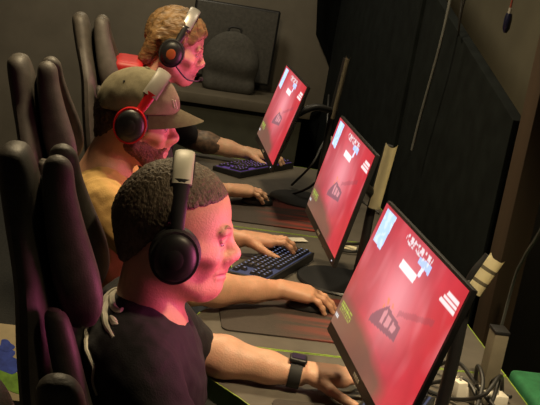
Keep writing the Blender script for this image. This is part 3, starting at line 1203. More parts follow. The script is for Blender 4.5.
def make_chair(cx, cy, dz, label, pillow=None):
    """cx: x of the shell at the top; faces +x"""
    t = thing('gaming_chair', (cx + 0.25, cy, 0), label, 'chair', 'winged gaming chairs in the row')
    z = lambda v: v + dz

    def X(v):
        return cx + v
    st = [(0.200, 0, 0.44, 0.030, 0.20), (0.180, 0, 0.55, 0.036, 0.215), (0.128, 0, 0.75, 0.038, 0.23), (0.086, 0, 0.95, 0.036, 0.215),
          (0.062, 0, 1.08, 0.034, 0.17), (0.030, 0, 1.18, 0.034, 0.105), (0.010, 0, 1.25, 0.034, 0.075), (0.0, 0, 1.285, 0.030, 0.060), (-0.001, 0, 1.302, 0.020, 0.042), (-0.001, 0, 1.308, 0.008, 0.020)]
    loft('backrest_shell', [(X(a), cy + b, z(c), d, e) for a, b, c, d, e in smooth_stations(st)], 'pu', t)
    st = [(0.225, 0, 0.50, 0.030, 0.15), (0.172, 0, 0.75, 0.030, 0.16), (0.130, 0, 0.98, 0.024, 0.13), (0.100, 0, 1.14, 0.026, 0.075), (0.066, 0, 1.24, 0.018, 0.04), (0.06, 0, 1.26, 0.01, 0.03)]
    loft('back_cushion', [(X(a), cy + b, z(c), d, e) for a, b, c, d, e in smooth_stations(st)], 'pu_black', t)
    for s in (-1, 1):
        st = [(0.150, 0.10, 1.020, 0.012, 0.010), (0.153, 0.105, 1.034, 0.026, 0.020), (0.148, 0.11, 1.07, 0.038, 0.026), (0.132, 0.105, 1.12, 0.042, 0.030),
              (0.102, 0.080, 1.20, 0.034, 0.029), (0.086, 0.062, 1.25, 0.029, 0.028), (0.079, 0.050, 1.285, 0.026, 0.026), (0.077, 0.047, 1.300, 0.018, 0.018), (0.077, 0.047, 1.307, 0.006, 0.006)]
        loft('wing', [(X(a), cy + s * b, z(c), d, e) for a, b, c, d, e in smooth_stations(st)], 'pu', t)
        st = [(0.270, 0.225, 0.52, 0.030, 0.020), (0.260, 0.225, 0.60, 0.040, 0.028), (0.225, 0.22, 0.75, 0.040, 0.03), (0.165, 0.205, 0.92, 0.028, 0.026), (0.118, 0.18, 1.05, 0.022, 0.022), (0.108, 0.175, 1.075, 0.010, 0.010)]
        loft('side_bolster', [(X(a), cy + s * b, z(c), d, e) for a, b, c, d, e in smooth_stations(st)], 'pu', t)
        # armrest
        tube('armrest_post', [(X(0.36), cy + s * 0.30, 0.47), (X(0.36), cy + s * 0.315, 0.56), (X(0.36), cy + s * 0.315, 0.665)], 0.018, 'black', t)
        box('armrest', (X(0.36), cy + s * 0.315, 0.68), (0.12, 0.042, 0.014), 'rubber', t, bevel=0.008)
    bm = bmesh.new()
    add_box(bm, (X(0.40), cy, 0.445), (0.25, 0.25, 0.05))
    from_bm('seat', bm, 'pu_black', t, True, 0.035, 4)
    lathe('gas_column', [(0, 0.10), (0.03, 0.10), (0.03, 0.26), (0.02, 0.26), (0.02, 0.40), (0, 0.40)], Matrix.Translation((X(0.40), cy, 0)), 'metal', t, 20)
    for k in range(5):
        a = R(72 * k + 20)
        d = Vector((math.cos(a), math.sin(a), 0))
        c = Vector((X(0.40), cy, 0))
        leg = tube('base_leg', [tuple(c + Vector((0, 0, 0.11))), tuple(c + d * 0.16 + Vector((0, 0, 0.10))), tuple(c + d * 0.31 + Vector((0, 0, 0.075)))], [0.03, 0.024, 0.018], 'black', t)
        q = Vector((-d.y, d.x, 0))
        mm = Matrix.Translation(c + d * 0.31 + Vector((0, 0, 0.03))) @ q.to_track_quat('Z', 'Y').to_matrix().to_4x4()
        lathe('caster', [(0, -0.022), (0.028, -0.022), (0.03, 0), (0.028, 0.022), (0, 0.022)], mm, 'rubber', leg, 18)
    if pillow:
        px, py, pz = pillow
        bm = bmesh.new()
        add_box(bm, (px, py, pz), (0.055, 0.13, 0.042))
        o = from_bm('neck_pillow', bm, 'red_pu', t, True, 0.03, 4)
        o['label'] = 'red padded neck pillow'
    return t


make_chair(-0.735, -0.05, -0.022, 'dark grey winged gaming chair behind the nearest player in black')
make_chair(-0.860, 0.92, -0.005, 'dark grey winged gaming chair behind the player in the khaki cap')
make_chair(-0.790, 2.04, 0.020, 'dark grey winged gaming chair with red neck pillow behind the farthest player', (-0.595, 2.05, 1.145))
make_chair(-0.655, -0.86, -0.095, 'empty dark gaming chair whose back top shows at the lower left picture edge')


# ------------------------------------------------------------------ headsets
def make_headset(H, cup, tilt, band_m, cup_m, ring_m, r_arc, z_top, label, plate_m='black', mic=False, bandw=0.020, pad=True, cap_m='black', a0=36):
    """cup: (x, y, z) of the left ear cup in the head frame (y>0)"""
    t = thing('headset', tuple(H((cup[0], 0, cup[2]))), label, 'headset', 'headsets worn by the players')
    ex = Vector(H.v((math.cos(tilt), 0, -math.sin(tilt)))).normalized()
    ct = (math.sin(tilt), math.cos(tilt))

    def A(ang, r, zz):
        h = zz * math.sin(ang)
        return H((cup[0] + ct[0] * h, r * math.cos(ang), cup[2] + ct[1] * h))
    s = H.s
    zt = z_top - cup[2]
    pts = [A(R(a), r_arc, zt) for a in np.linspace(a0, 180 - a0, 15)]
    tube('headband', pts, 1.0, band_m, t, smooth_n=2, flat=(bandw * s, 0.0055 * s), ref=tuple(ex), n=16)
    if pad:
        pts = [A(R(a), r_arc - 0.008, zt - 0.009) for a in range(44, 137, 8)]
        tube('headband_pad', pts, 1.0, 'cushion', t, smooth_n=2, flat=((bandw + 0.002) * s, 0.008 * s), ref=tuple(ex), n=14)
    for sy in (-1, 1):
        an = R(a0 + 4) if sy > 0 else R(176 - a0)
        p0 = A(an, r_arc, zt)
        ph = A(R(20) if sy > 0 else R(160), r_arc, zt)
        p1 = H((cup[0] + 0.003, sy * (r_arc + 0.004), cup[2] + 0.030))
        p2 = H((cup[0], sy * (r_arc + 0.004), cup[2] + 0.005))
        tube('yoke', [p0, ph, p1, p2], [0.013 * s, 0.010 * s, 0.008 * s, 0.009 * s], plate_m, t, flat=(1.2, 0.55), ref=tuple(ex))
        m4 = H.m4() @ Matrix.Translation((cup[0], sy * cup[1], cup[2])) @ Matrix.Rotation(R(-90 * sy), 4, 'X') @ Matrix.Rotation(0.0, 4, 'Z')
        c = lathe('earcup', [(0, 0.030), (0.020, 0.0295), (0.032, 0.026), (0.038, 0.018), (0.040, 0.008), (0.040, 0.0), (0, 0.0)], m4, cup_m, t, 36, (1.0, 1.14))
        lathe('cup_ring', [(0.0375, 0.0165), (0.0425, 0.0165), (0.044, 0.0105), (0.044, 0.002), (0.0395, 0.002), (0.0375, 0.0165)], m4, ring_m, c, 36, (1.0, 1.14))
        lathe('ear_cushion', [(0.018, 0.0), (0.040, 0.001), (0.046, -0.006), (0.044, -0.016), (0.034, -0.018), (0.020, -0.012), (0.018, 0.0)], m4, 'cushion', c, 36, (1.0, 1.14))
        lathe('cup_cap', [(0, 0.0325), (0.012, 0.0320), (0.0165, 0.030), (0.016, 0.027), (0, 0.027)], m4, cap_m, c, 28, (1.0, 1.14))
    if mic:
        sy = 1 if mic > 0 else -1
        tube('microphone_boom', [H((cup[0] + 0.02, sy * (cup[1] + 0.015), cup[2] - 0.03)), H((0.07, sy * 0.078, -0.085)), H((0.105, sy * 0.050, -0.085)), H((0.118, sy * 0.028, -0.078))], 0.0028 * s, 'black', t)
        mm = H.m4() @ Matrix.Translation((0.12, sy * 0.022, -0.076)) @ Matrix.Rotation(R(90), 4, 'X')
        lathe('microphone', [(0, -0.010), (0.007, -0.008), (0.008, 0), (0.007, 0.008), (0, 0.010)], mm, 'rubber', t, 16)
    return t


# ------------------------------------------------------------------ people
MOUSE_CURL = [(12, 16, 12), (10, 18, 12), (12, 20, 14), (16, 24, 16)]
KEY_CURL = [(-6, 34, 22), (-10, 36, 24), (-6, 36, 26), (0, 36, 26)]
THUMB_REST = [(0.72, 0.62, -0.30, 0.040), (0.90, 0.25, -0.30, 0.034), (0.98, -0.05, -0.20, 0.026)]
THUMB_OUT = [(0.62, 0.75, -0.20, 0.042), (0.80, 0.55, -0.25, 0.034), (0.90, 0.35, -0.22, 0.028)]


def legs(parent, cx, cy, m, kx):
    """trousers and shoes of a seated figure"""
    sd = SDF()
    sd.ell((cx + 0.02, cy, 0.58), (0.13, 0.18, 0.10), k=0.05)
    for s in (-1, 1):
        hip = (cx + 0.02, cy + s * 0.09, 0.575)
        kn = (kx, cy + s * 0.15, 0.565)
        an = (kx + 0.01, cy + s * 0.15, 0.10)
        sd.cap(hip, kn, 0.082, 0.060, 0.04)
        sd.cap(kn, an, 0.060, 0.046, 0.03)
    sd.noise = lambda P: 0.004 * wav(P, 38, 2)
    V, F = sd.mesh(0.010)
    link_mesh('trousers', V, F, m, parent)
    for s in (-1, 1):
        sd = SDF()
        sd.ell((kx + 0.06, cy + s * 0.155, 0.045), (0.135, 0.048, 0.045), k=0.02)
        sd.cap((kx + 0.01, cy + s * 0.15, 0.05), (kx + 0.01, cy + s * 0.15, 0.11), 0.045, 0.045, 0.03)
        sd.plane((0, 0, 0.003), (0, 0, -1))
        V, F = sd.mesh(0.008)
        link_mesh('shoe', V, F, 'shoe', parent)


def hair_mask(H, sl=0.9, x0=0.02, z0=0.02):
    """cut plane of the hairline in the head frame: keeps z > z0 + sl*(x-x0)"""
    n = np.array((sl, 0, -1.0))
    return H((x0, 0, z0)), H.v(n)


def torso(sd, nb, sh_l, sh_r, chest, belly, off=0.0):
    """nb neck base, shoulders, chest (c, r), belly (c, r)"""
    nb = np.array(nb, float)
    for s_ in (sh_l, sh_r):
        s_ = np.array(s_, float)
        q = nb + (s_ - nb) * 0.25 + np.array((0, 0, -0.015))
        sd.cap(q, s_, 0.050 + off, 0.054 + off, 0.05)
    sd.ell(chest[0], np.array(chest[1]) + off, k=0.06)
    sd.ell(belly[0], np.array(belly[1]) + off, k=0.08)


def person(label, loc):
    return thing('person', loc, label, 'person', 'players sitting in the row')


# ---- player 1: nearest, black shirt
P1 = person('nearest man in a black t-shirt with white back print, short hair and dark wristwatch', (-0.47, 0.0, 0.0))
H1 = Head((-0.427, 0.0, 1.152), yaw=R(-3), pitch=R(2), s=1.03)
sd = SDF()
head_sdf(sd, H1, nose=1.1)
sd.cap(H1((-0.035, 0, -0.05)), (-0.470, 0.0, 0.965), 0.056, 0.064, 0.03)
nb = (-0.470, 0, 0.965)
shL, shR = (-0.468, 0.195, 0.930), (-0.465, -0.190, 0.930)
chest = ((-0.455, 0, 0.83), (0.112, 0.170, 0.16))
belly = ((-0.455, 0, 0.66), (0.115, 0.155, 0.15))
torso(sd, nb, shL, shR, chest, belly)
elL, wrL = (-0.345, 0.295, 0.790), (-0.105, 0.252, 0.778)
elR, wrR = (-0.36, -0.30, 0.790), (-0.085, -0.21, 0.785)
arm_sdf(sd, shL, elL, wrL)
arm_sdf(sd, shR, elR, wrR)
t1 = hand_sdf(sd, (-0.085, 0.250, 0.787), R(4), R(2), -1, KEY_CURL, THUMB_OUT)
t2 = hand_sdf(sd, (-0.075, -0.205, 0.792), R(8), R(4), 1, MOUSE_CURL, THUMB_REST)
sd.plane((0, 0, 0.60), (0, 0, -1))
V, F = sd.mesh(0.0036)
Fc = H1.inv(V[F].mean(1))
mi = ((Fc[:, 0] > 0.083) & (np.abs(Fc[:, 1]) < 0.022) & (Fc[:, 2] > -0.080) & (Fc[:, 2] < -0.057)).astype(int)
body1 = link_mesh('body', V, F, ['skin1', 'lip'], P1, midx=mi)
eyes(H1, P1)
brows(H1, P1, 'brow', sd)
nails(t1 + t2, P1)
# hair
sd = SDF()
sd.ell(H1((-0.015, 0, 0.037)), np.array((0.101, 0.080, 0.093)) * 1.03, H1.R)
sd.cap(H1((-0.075, 0.0, 0.01)), H1((-0.065, 0, -0.045)), 0.045, 0.045, 0.05)
sd.wedge(H1((0.0, 0, 0.058)), H1.v(np.array((0.27, 0, -1.0)) / 1.036), H1.v(np.array((1.5, 0, -1.0)) / 1.803), 0.008)
sd.noise = lambda P: 0.0010 * wav(P, 330, 1.0) + 0.0009 * wav(P, 640, 2.0)
V, F = sd.mesh(0.003)
link_mesh('hair', V, F, 'hair1', P1)
# shirt
sh = SDF()
torso(sh, nb, shL, shR, chest, belly, 0.010)
sh.cap(shL, np.array(shL) + (np.array(elL) - shL) * 0.93, 0.064, 0.060, 0.03)
sh.cap(shR, np.array(shR) + (np.array(elR) - shR) * 0.93, 0.064, 0.060, 0.03)
d = (np.array(elL) - shL)
d /= np.linalg.norm(d)
sh.ell(H1((-0.03, 0, -0.16)), (0.078, 0.085, 0.040), k=0.01, op='s')
sh.plane((0, 0, 0.53), (0, 0, -1))
for y in (-1, 1):
    sh.cap((-0.500, y * 0.03, 0.945), (-0.500, y * 0.12, 0.925), 0.066, 0.068, 0.05)
sh.noise = lambda P: 0.0035 * wav(P, 34, 0.6) * (0.4 + 0.6 * np.clip((0.98 - P[..., 2]) / 0.1, 0, 1)) + 0.0018 * wav(P, 80, 1.9)
V, F = sh.mesh(0.005)
shirt1 = link_mesh('shirt', V, F, 'black_shirt', P1)
# collar band
# white print strokes on the back of the shoulder
strokes = [
    [(-0.516, -0.007, 1.022), (-0.529, 0.001, 1.019), (-0.543, -0.009, 1.009), (-0.555, -0.038, 0.992), (-0.564, -0.048, 0.975), (-0.572, -0.051, 0.948), (-0.570, -0.103, 0.950), (-0.560, -0.150, 0.943), (-0.549, -0.179, 0.932), (-0.538, -0.191, 0.891)],
    [(-0.543, -0.009, 1.009), (-0.545, -0.055, 0.997), (-0.539, -0.110, 0.990), (-0.524, -0.159, 0.988)],
    [(-0.529, -0.001, 1.018), (-0.536, -0.023, 1.012), (-0.531, -0.060, 1.007), (-0.518, -0.083, 1.008), (-0.514, -0.075, 1.011)],
    [(-0.533, -0.090, 0.999), (-0.524, -0.119, 0.999), (-0.519, -0.120, 1.001)],
]
bm = bmesh.new()
for st in strokes:
    pts = sh.project(np.array(catmull(st, 6)), 0.0)
    add_tube(bm, [tuple(q) for q in pts], [0.0035, 0.0065, 0.0065, 0.0055, 0.003], n=8, smooth_n=0, flat=(1.0, 1.0))
from_bm('back_print', bm, 'print_white', shirt1)
legs(P1, -0.47, 0.0, 'jeans', 0.02)
# watch on the far wrist
wc = np.array(elL) + (np.array(wrL) - elL) * 0.975
wd = Vector(np.array(wrL) - elL).normalized()
up = Vector((0, 0, 1))
up = (up - wd * up.dot(wd)).normalized()
m4 = Matrix.Translation(Vector(wc)) @ wd.to_track_quat('Z', 'Y').to_matrix().to_4x4()
strap = lathe('watch', [(0.0290, -0.014), (0.0325, -0.014), (0.0335, 0.0), (0.0325, 0.014), (0.0290, 0.014), (0.0290, -0.014)], m4, 'rubber', P1, 32)
strap['label'] = 'dark smartwatch on the wrist'
rot = Matrix((wd, up.cross(wd), up)).transposed()
box('watch_case', tuple(Vector(wc) + up * 0.036), (0.020, 0.018, 0.006), 'black', strap, rot, 0.005, 3)
box('watch_glass', tuple(Vector(wc) + up * 0.0425), (0.015, 0.0135, 0.0008), 'navy', strap, rot)
make_headset(H1, (-0.002, 0.088, -0.022), R(-5), 'grey_band', 'black', 'rubber', 0.092, 0.143, 'black headset with pale grey headband on the nearest man', bandw=0.018, a0=48)

# ---- player 2: khaki cap, tan shirt
P2 = person('bearded man in a khaki cap and tan t-shirt in the middle seat', (-0.60, 1.0, 0.0))
H2 = Head((-0.530, 1.0, 1.160), yaw=R(-3), pitch=R(6), s=1.03)
sd = SDF()
head_sdf(sd, H2, nose=1.15)
nb = (-0.615, 1.0, 0.985)
sd.cap(H2((-0.035, 0, -0.05)), nb, 0.060, 0.068, 0.03)
shL, shR = (-0.590, 1.195, 0.945), (-0.590, 0.805, 0.950)
chest = ((-0.585, 1.0, 0.835), (0.118, 0.175, 0.165))
belly = ((-0.565, 1.0, 0.66), (0.125, 0.165, 0.15))
torso(sd, nb, shL, shR, chest, belly)
elL, wrL = (-0.395, 1.285, 0.795), (-0.175, 1.195, 0.792)
elR, wrR = (-0.345, 0.665, 0.800), (-0.100, 0.762, 0.792)
arm_sdf(sd, shL, elL, wrL, 0.95)
arm_sdf(sd, shR, elR, wrR, 0.98)
t1 = hand_sdf(sd, (-0.160, 1.197, 0.800), R(6), R(2), -1, KEY_CURL, THUMB_OUT)
t2 = hand_sdf(sd, (-0.090, 0.766, 0.800), R(4), R(8), 1, MOUSE_CURL, THUMB_REST)
sd.plane((0, 0, 0.60), (0, 0, -1))
V, F = sd.mesh(0.004)
Fc = H2.inv(V[F].mean(1))
mi = ((Fc[:, 0] > 0.083) & (np.abs(Fc[:, 1]) < 0.022) & (Fc[:, 2] > -0.080) & (Fc[:, 2] < -0.057)).astype(int)
link_mesh('body', V, F, ['skin2', 'lip'], P2, midx=mi)
eyes(H2, P2)
brows(H2, P2, 'hair2', sd)
nails(t1 + t2, P2)
sd = SDF()
sd.ell(H2((-0.013, 0, 0.037)), np.array((0.103, 0.080, 0.090)) * 1.03, H2.R)
sd.cap(H2((-0.075, 0.0, 0.0)), H2((-0.068, 0, -0.055)), 0.043, 0.043, 0.05)
p, n = hair_mask(H2, 0.95, 0.02, 0.008)
sd.plane(p, n, 0.012)
sd.noise = lambda P: 0.0025 * wav(P, 200, 1.4) + 0.002 * wav(P, 400, 2.6)
V, F = sd.mesh(0.004)
link_mesh('hair', V, F, 'hair2', P2)
# beard: jaw inflated, open round the mouth
sd = SDF()
s2 = H2.s
for y in (-1, 1):
    sd.cap(H2((-0.008, y * 0.058, -0.030)), H2((0.000, y * 0.060, -0.060)), 0.013 * s2, 0.016 * s2, 0.02)
    sd.cap(H2((0.000, y * 0.056, -0.062)), H2((0.060, y * 0.022, -0.106)), 0.019 * s2, 0.022 * s2, 0.03)
    sd.cap(H2((0.030, y * 0.048, -0.060)), H2((0.070, y * 0.026, -0.072)), 0.013 * s2, 0.012 * s2, 0.02)
    sd.cap(H2((0.093, y * 0.004, -0.051)), H2((0.080, y * 0.027, -0.068)), 0.0055 * s2, 0.006 * s2, 0.008)
sd.cap(H2((0.078, 0.012, -0.104)), H2((0.078, -0.012, -0.104)), 0.022 * s2, 0.022 * s2, 0.02)
sd.cap(H2((0.110, 0, -0.0665)), H2((0.085, 0, -0.0675)), 0.008 * s2, 0.012 * s2, 0.004, 's')
sd.noise = lambda P: 0.0010 * wav(P, 260, 1.0) + 0.0009 * wav(P, 480, 2.0)
V, F = sd.mesh(0.003)
link_mesh('beard', V, F, 'beard', P2)
sh = SDF()
torso(sh, nb, shL, shR, chest, belly, 0.011)
sh.cap(shL, np.array(shL) + (np.array(elL) - shL) * 0.80, 0.066, 0.062, 0.03)
sh.cap(shR, np.array(shR) + (np.array(elR) - shR) * 0.80, 0.066, 0.062, 0.03)
sh.ell(H2((-0.045, 0, -0.165)), (0.080, 0.088, 0.045), k=0.01, op='s')
sh.plane((0, 0, 0.53), (0, 0, -1))
sh.noise = lambda P: 0.0050 * wav(P, 36, 1.6) + 0.0022 * wav(P, 85, 0.9)
V, F = sh.mesh(0.006)
link_mesh('shirt', V, F, 'tan_shirt', P2)
legs(P2, -0.58, 1.0, 'jeans', -0.05)
# cap
capt = SDF()
capt.ell(H2((-0.010, 0, 0.034)), np.array((0.113, 0.090, 0.106)) * s2, H2.R)
capt.plane(H2((0.0, 0, 0.030)), H2.v((0.16, 0, -1)), 0.004)
capt.noise = lambda P: 0.0012 * wav(P, 60, 2.0)
V, F = capt.mesh(0.004)
cp = bpy.data.objects.new('cap', None)
cp.location = H2((0, 0, 0.03))
COL.objects.link(cp)
tag(cp, 'khaki olive baseball cap with curved brim and small white mark on the bearded man', 'cap')
link_mesh('crown', V, F, 'cap', cp)
bm = bmesh.new()
g = []
for j in range(9):
    f = j / 8
    row = []
    for i in range(25):
        a = R(-72 + 144 * i / 24)
        rx = 0.100 + 0.082 * f * math.cos(a * 0.92) ** 0.8 if abs(a) < R(88) else 0.1
        ry = 0.082 + 0.006 * f
        x = -0.010 + rx * math.cos(a)
        y = ry * math.sin(a)
        zz = 0.050 - 0.016 * f - 0.046 * (y / 0.085) ** 2 * (0.45 + 0.55 * f) + 0.006
        row.append(bm.verts.new(Vector(H2((x, y, zz)))))
    g.append(row)
for j in range(8):
    for i in range(24):
        bm.faces.new((g[j][i], g[j][i + 1], g[j + 1][i + 1], g[j + 1][i]))
bmesh.ops.solidify(bm, geom=list(bm.faces), thickness=0.004)
from_bm('brim', bm, 'cap', cp)
q = capt.project(np.array([H2((-0.01, 0, 0.14))]), 0.0)[0]
lathe('button', [(0, 0.004), (0.006, 0.003), (0.008, 0), (0.007, -0.003), (0, -0.003)], H2.m4() @ Matrix.Translation(Vector(H2.inv(q))), 'cap', cp, 14)
bm = bmesh.new()
for i in range(2):
    st = [H2((0.078 + 0.004 * i, -0.048 + 0.011 * i, 0.085 - 0.004 * i)), H2((0.084 + 0.004 * i, -0.042 + 0.011 * i, 0.060 - 0.002 * i))]
    pts = capt.project(np.array(st + [(np.array(st[0]) + st[1]) / 2])[[0, 2, 1]], 0.001)
    add_tube(bm, [tuple(v) for v in pts], 0.0024, n=6, smooth_n=3)
from_bm('emblem', bm, 'print_white', cp)
for (x, y, z) in ((-0.06, -0.06, 0.10), (0.03, -0.06, 0.10), (-0.06, 0.06, 0.10), (0.03, 0.06, 0.10)):
    c = capt.project(np.array([H2((x, y, z))]), 0.0)[0]
    d = Vector(c - H2((0, 0, 0.03))).normalized()
    lathe('eyelet', [(0.0015, 0.001), (0.0032, 0.0012), (0.0032, -0.001), (0.0015, -0.001), (0.0015, 0.001)], Matrix.Translation(Vector(c)) @ d.to_track_quat('Z', 'Y').to_matrix().to_4x4(), 'rubber', cp, 12)
make_headset(H2, (-0.016, 0.090, -0.004), R(20), 'grey_band_dim', 'black', 'red_gloss', 0.096, 0.150, 'red and black headset with grey headband over the khaki cap', plate_m='red_gloss', bandw=0.021, pad=False)

# ---- player 3: farthest, dark blond hair
P3 = person('farthest man with dark blond hair, black t-shirt and a tattooed forearm', (-0.50, 2.1, 0.0))
H3 = Head((-0.425, 2.1, 1.248), yaw=R(-4), pitch=R(11), s=1.06)
sd = SDF()
head_sdf(sd, H3, nose=1.0)
nb = (-0.510, 2.1, 1.060)
sd.cap(H3((-0.035, 0, -0.05)), nb, 0.058, 0.066, 0.03)
shL, shR = (-0.505, 2.30, 1.005), (-0.505, 1.90, 1.005)
chest = ((-0.510, 2.1, 0.89), (0.115, 0.172, 0.165))
belly = ((-0.520, 2.1, 0.69), (0.12, 0.16, 0.17))
torso(sd, nb, shL, shR, chest, belly)
elL, wrL = (-0.300, 2.545, 0.815), (-0.062, 2.520, 0.790)
elR, wrR = (-0.420, 1.72, 0.800), (-0.185, 1.795, 0.790)
arm_sdf(sd, shL, elL, wrL)
arm_sdf(sd, shR, elR, wrR)
t1 = hand_sdf(sd, (-0.05, 2.520, 0.797), R(-2), R(4), -1, KEY_CURL, THUMB_OUT)
t2 = hand_sdf(sd, (-0.170, 1.803, 0.797), R(18), R(2), 1, MOUSE_CURL, THUMB_REST)
sd.plane((0, 0, 0.60), (0, 0, -1))
V, F = sd.mesh(0.0045)
C3 = V[F].mean(1)
Fc = H3.inv(C3)
mi = ((Fc[:, 0] > 0.083) & (np.abs(Fc[:, 1]) < 0.022) & (Fc[:, 2] > -0.080) & (Fc[:, 2] < -0.057)).astype(int)
ink = (C3[:, 1] > 2.42) & (C3[:, 0] > -0.36) & (C3[:, 0] < -0.185 + 0.02 * wav(C3, 60, 1))
mi[ink] = 2
link_mesh('body', V, F, ['skin3', 'lip', 'tattoo'], P3, midx=mi)
eyes(H3, P3)
brows(H3, P3, 'brow', sd)
nails(t1 + t2, P3)
sd = SDF()
sd.ell(H3((-0.016, 0, 0.042)), np.array((0.112, 0.088, 0.100)) * 1.06, H3.R)
for k in range(16):
    y = -0.075 + 0.010 * k
    sd.cap(H3((-0.07, y * 0.85, 0.02)), H3((-0.088 - 0.014 * math.cos(k * 1.9), y * 0.8, -0.070 - 0.016 * math.sin(k * 2.3))), 0.030, 0.013, 0.02)
p, n = hair_mask(H3, 0.95, 0.02, 0.006)
sd.plane(p, n, 0.012)


def hn3(P):
    q = H3.inv(P)
    return 0.0030 * np.sin(q[..., 1] * 260 + 1.6 * np.sin(q[..., 0] * 30) + 1.5 * np.sin(q[..., 2] * 34)) + 0.0025 * wav(P, 90, 0.4)


sd.noise = hn3
V, F = sd.mesh(0.004)
link_mesh('hair', V, F, 'hair3', P3)
sh = SDF()
torso(sh, nb, shL, shR, chest, belly, 0.011)
sh.cap(shL, np.array(shL) + (np.array(elL) - shL) * 0.86, 0.064, 0.058, 0.03)
sh.cap(shR, np.array(shR) + (np.array(elR) - shR) * 0.80, 0.064, 0.060, 0.03)
sh.ell(H3((-0.035, 0, -0.165)), (0.078, 0.085, 0.040), k=0.01, op='s')
sh.plane((0, 0, 0.53), (0, 0, -1))
sh.noise = lambda P: 0.004 * wav(P, 36, 2.6)
V, F = sh.mesh(0.007)
link_mesh('shirt', V, F, 'black_shirt', P3)
legs(P3, -0.52, 2.1, 'jeans', 0.0)
make_headset(H3, (-0.008, 0.092, -0.016), R(10), 'silver', 'black', 'rubber', 0.097, 0.150, 'black headset with silver headband on the farthest man', mic=-1, bandw=0.020, cap_m='amber')


# ------------------------------------------------------------------ cables and small things
def cable(pts, r, m, label, group='cables behind the monitors', cat='cable'):
    o = tube('cable', pts, r, m, None, n=8, smooth_n=8)
    return tag(o, label, cat, group)


cable([(0.560, 2.02, 1.75), (0.555, 1.98, 1.60), (0.55, 1.973, 1.42), (0.55, 2.043, 1.125), (0.55, 2.065, 0.99)], 0.006, 'cable_grey',
      'long grey cable hanging down the black divider, upper right', None)
cable([(0.60, 2.00, 1.85), (0.60, 1.98, 1.60), (0.60, 1.93, 1.47), (0.585, 1.90, 1.57), (0.60, 1.87, 1.82)], 0.004, 'cable',
      'thin black cable looped over the divider top beside the grey cable', None)
cable([(0.64, 0.40, 2.95), (0.60, 0.50, 2.0), (0.57, 0.62, 1.35), (0.58, 0.72, 1.10), (0.60, 0.80, 1.02), (0.62, 0.90, 0.93), (0.63, 0.96, 0.80), (0.64, 1.0, 0.30), (0.66, 1.02, 0.006)], 0.005, 'cable_grey', 'grey cable hanging past the wooden post at the right picture edge', None)
# hanging connector
t = thing('hanging_plug', (0.70, 1.70, 1.50), 'dark navy plug hanging on a reddish cord at the upper right', 'plug')
tube('cord', [(0.70, 1.72, 2.4), (0.70, 1.716, 2.0), (0.70, 1.714, 1.60)], 0.004, 'cord_red', t, n=8)
lathe('metal_tip', [(0, 0.022), (0.006, 0.02), (0.007, 0.0), (0, 0.0)], Matrix.Translation((0.70, 1.713, 1.585)), 'silver', t, 14)
lathe('plug_body', [(0, 0.0), (0.011, -0.002), (0.014, -0.02), (0.013, -0.055), (0.006, -0.07), (0, -0.07)], Matrix.Translation((0.70, 1.713, 1.588)), 'navy', t, 16)

loops = [
    [(0.20, 1.45, 0.745), (0.26, 1.38, 0.78), (0.33, 1.36, 0.83), (0.40, 1.45, 0.80), (0.44, 1.60, 0.75)],
    [(0.13, 1.40, 0.746), (0.22, 1.36, 0.75), (0.30, 1.40, 0.76), (0.38, 1.36, 0.80), (0.45, 1.30, 0.76)],
    [(0.12, 2.20, 0.75), (0.18, 2.15, 0.86), (0.24, 2.25, 0.95), (0.30, 2.20, 0.88), (0.36, 2.30, 0.75)],
    [(0.10, 2.05, 0.746), (0.16, 2.0, 0.80), (0.24, 2.02, 0.88), (0.30, 2.1, 0.80), (0.40, 2.15, 0.746)],
    [(0.15, 1.90, 0.746), (0.22, 1.86, 0.80), (0.30, 1.90, 0.83), (0.36, 2.00, 0.78), (0.44, 1.95, 0.746)],
    [(0.36, 3.05, 1.02), (0.34, 2.9, 0.98), (0.33, 2.7, 0.86), (0.36, 2.6, 0.80), (0.42, 2.5, 0.746)],
    [(0.20, 0.33, 0.746), (0.27, 0.27, 0.752), (0.31, 0.20, 0.80), (0.36, 0.25, 0.83), (0.42, 0.36, 0.746)],
    [(0.24, 0.36, 0.746), (0.30, 0.30, 0.79), (0.34, 0.24, 0.746), (0.38, 0.30, 0.80), (0.40, 0.40, 0.746)],
    [(0.28, 0.15, 0.746), (0.32, 0.24, 0.81), (0.33, 0.32, 0.82), (0.36, 0.36, 0.746), (0.42, 0.30, 0.76)],
    [(0.26, 0.45, 0.746), (0.30, 0.38, 0.80), (0.33, 0.28, 0.78), (0.38, 0.20, 0.746), (0.42, 0.16, 0.746)],
]
where = ['upper of the two black cables crossing the desk between near and middle monitor', 'lower of the two black cables crossing the desk between near and middle monitor',
         'tallest black cable loop behind the farthest monitor', 'low black cable loop beside the farthest monitor', 'black cable loop between middle and farthest monitor', 'black cable climbing by the far corner drape',
         'black cable arching over the white adapters behind the nearest monitor', 'black cable zigzagging between the white adapters', 'black cable rising before the white adapters', 'black cable lying across behind the white adapters']
for pts, lb in zip(loops, where):
    cable(pts, 0.005, 'cable', lb)
cable([(0.12, 0.16, 0.747), (0.20, 0.22, 0.747), (0.27, 0.20, 0.747), (0.33, 0.10, 0.747), (0.36, 0.0, 0.747)], 0.004, 'cable_grey', 'thin pale cable curving on the desk at the lower right monitor edge')

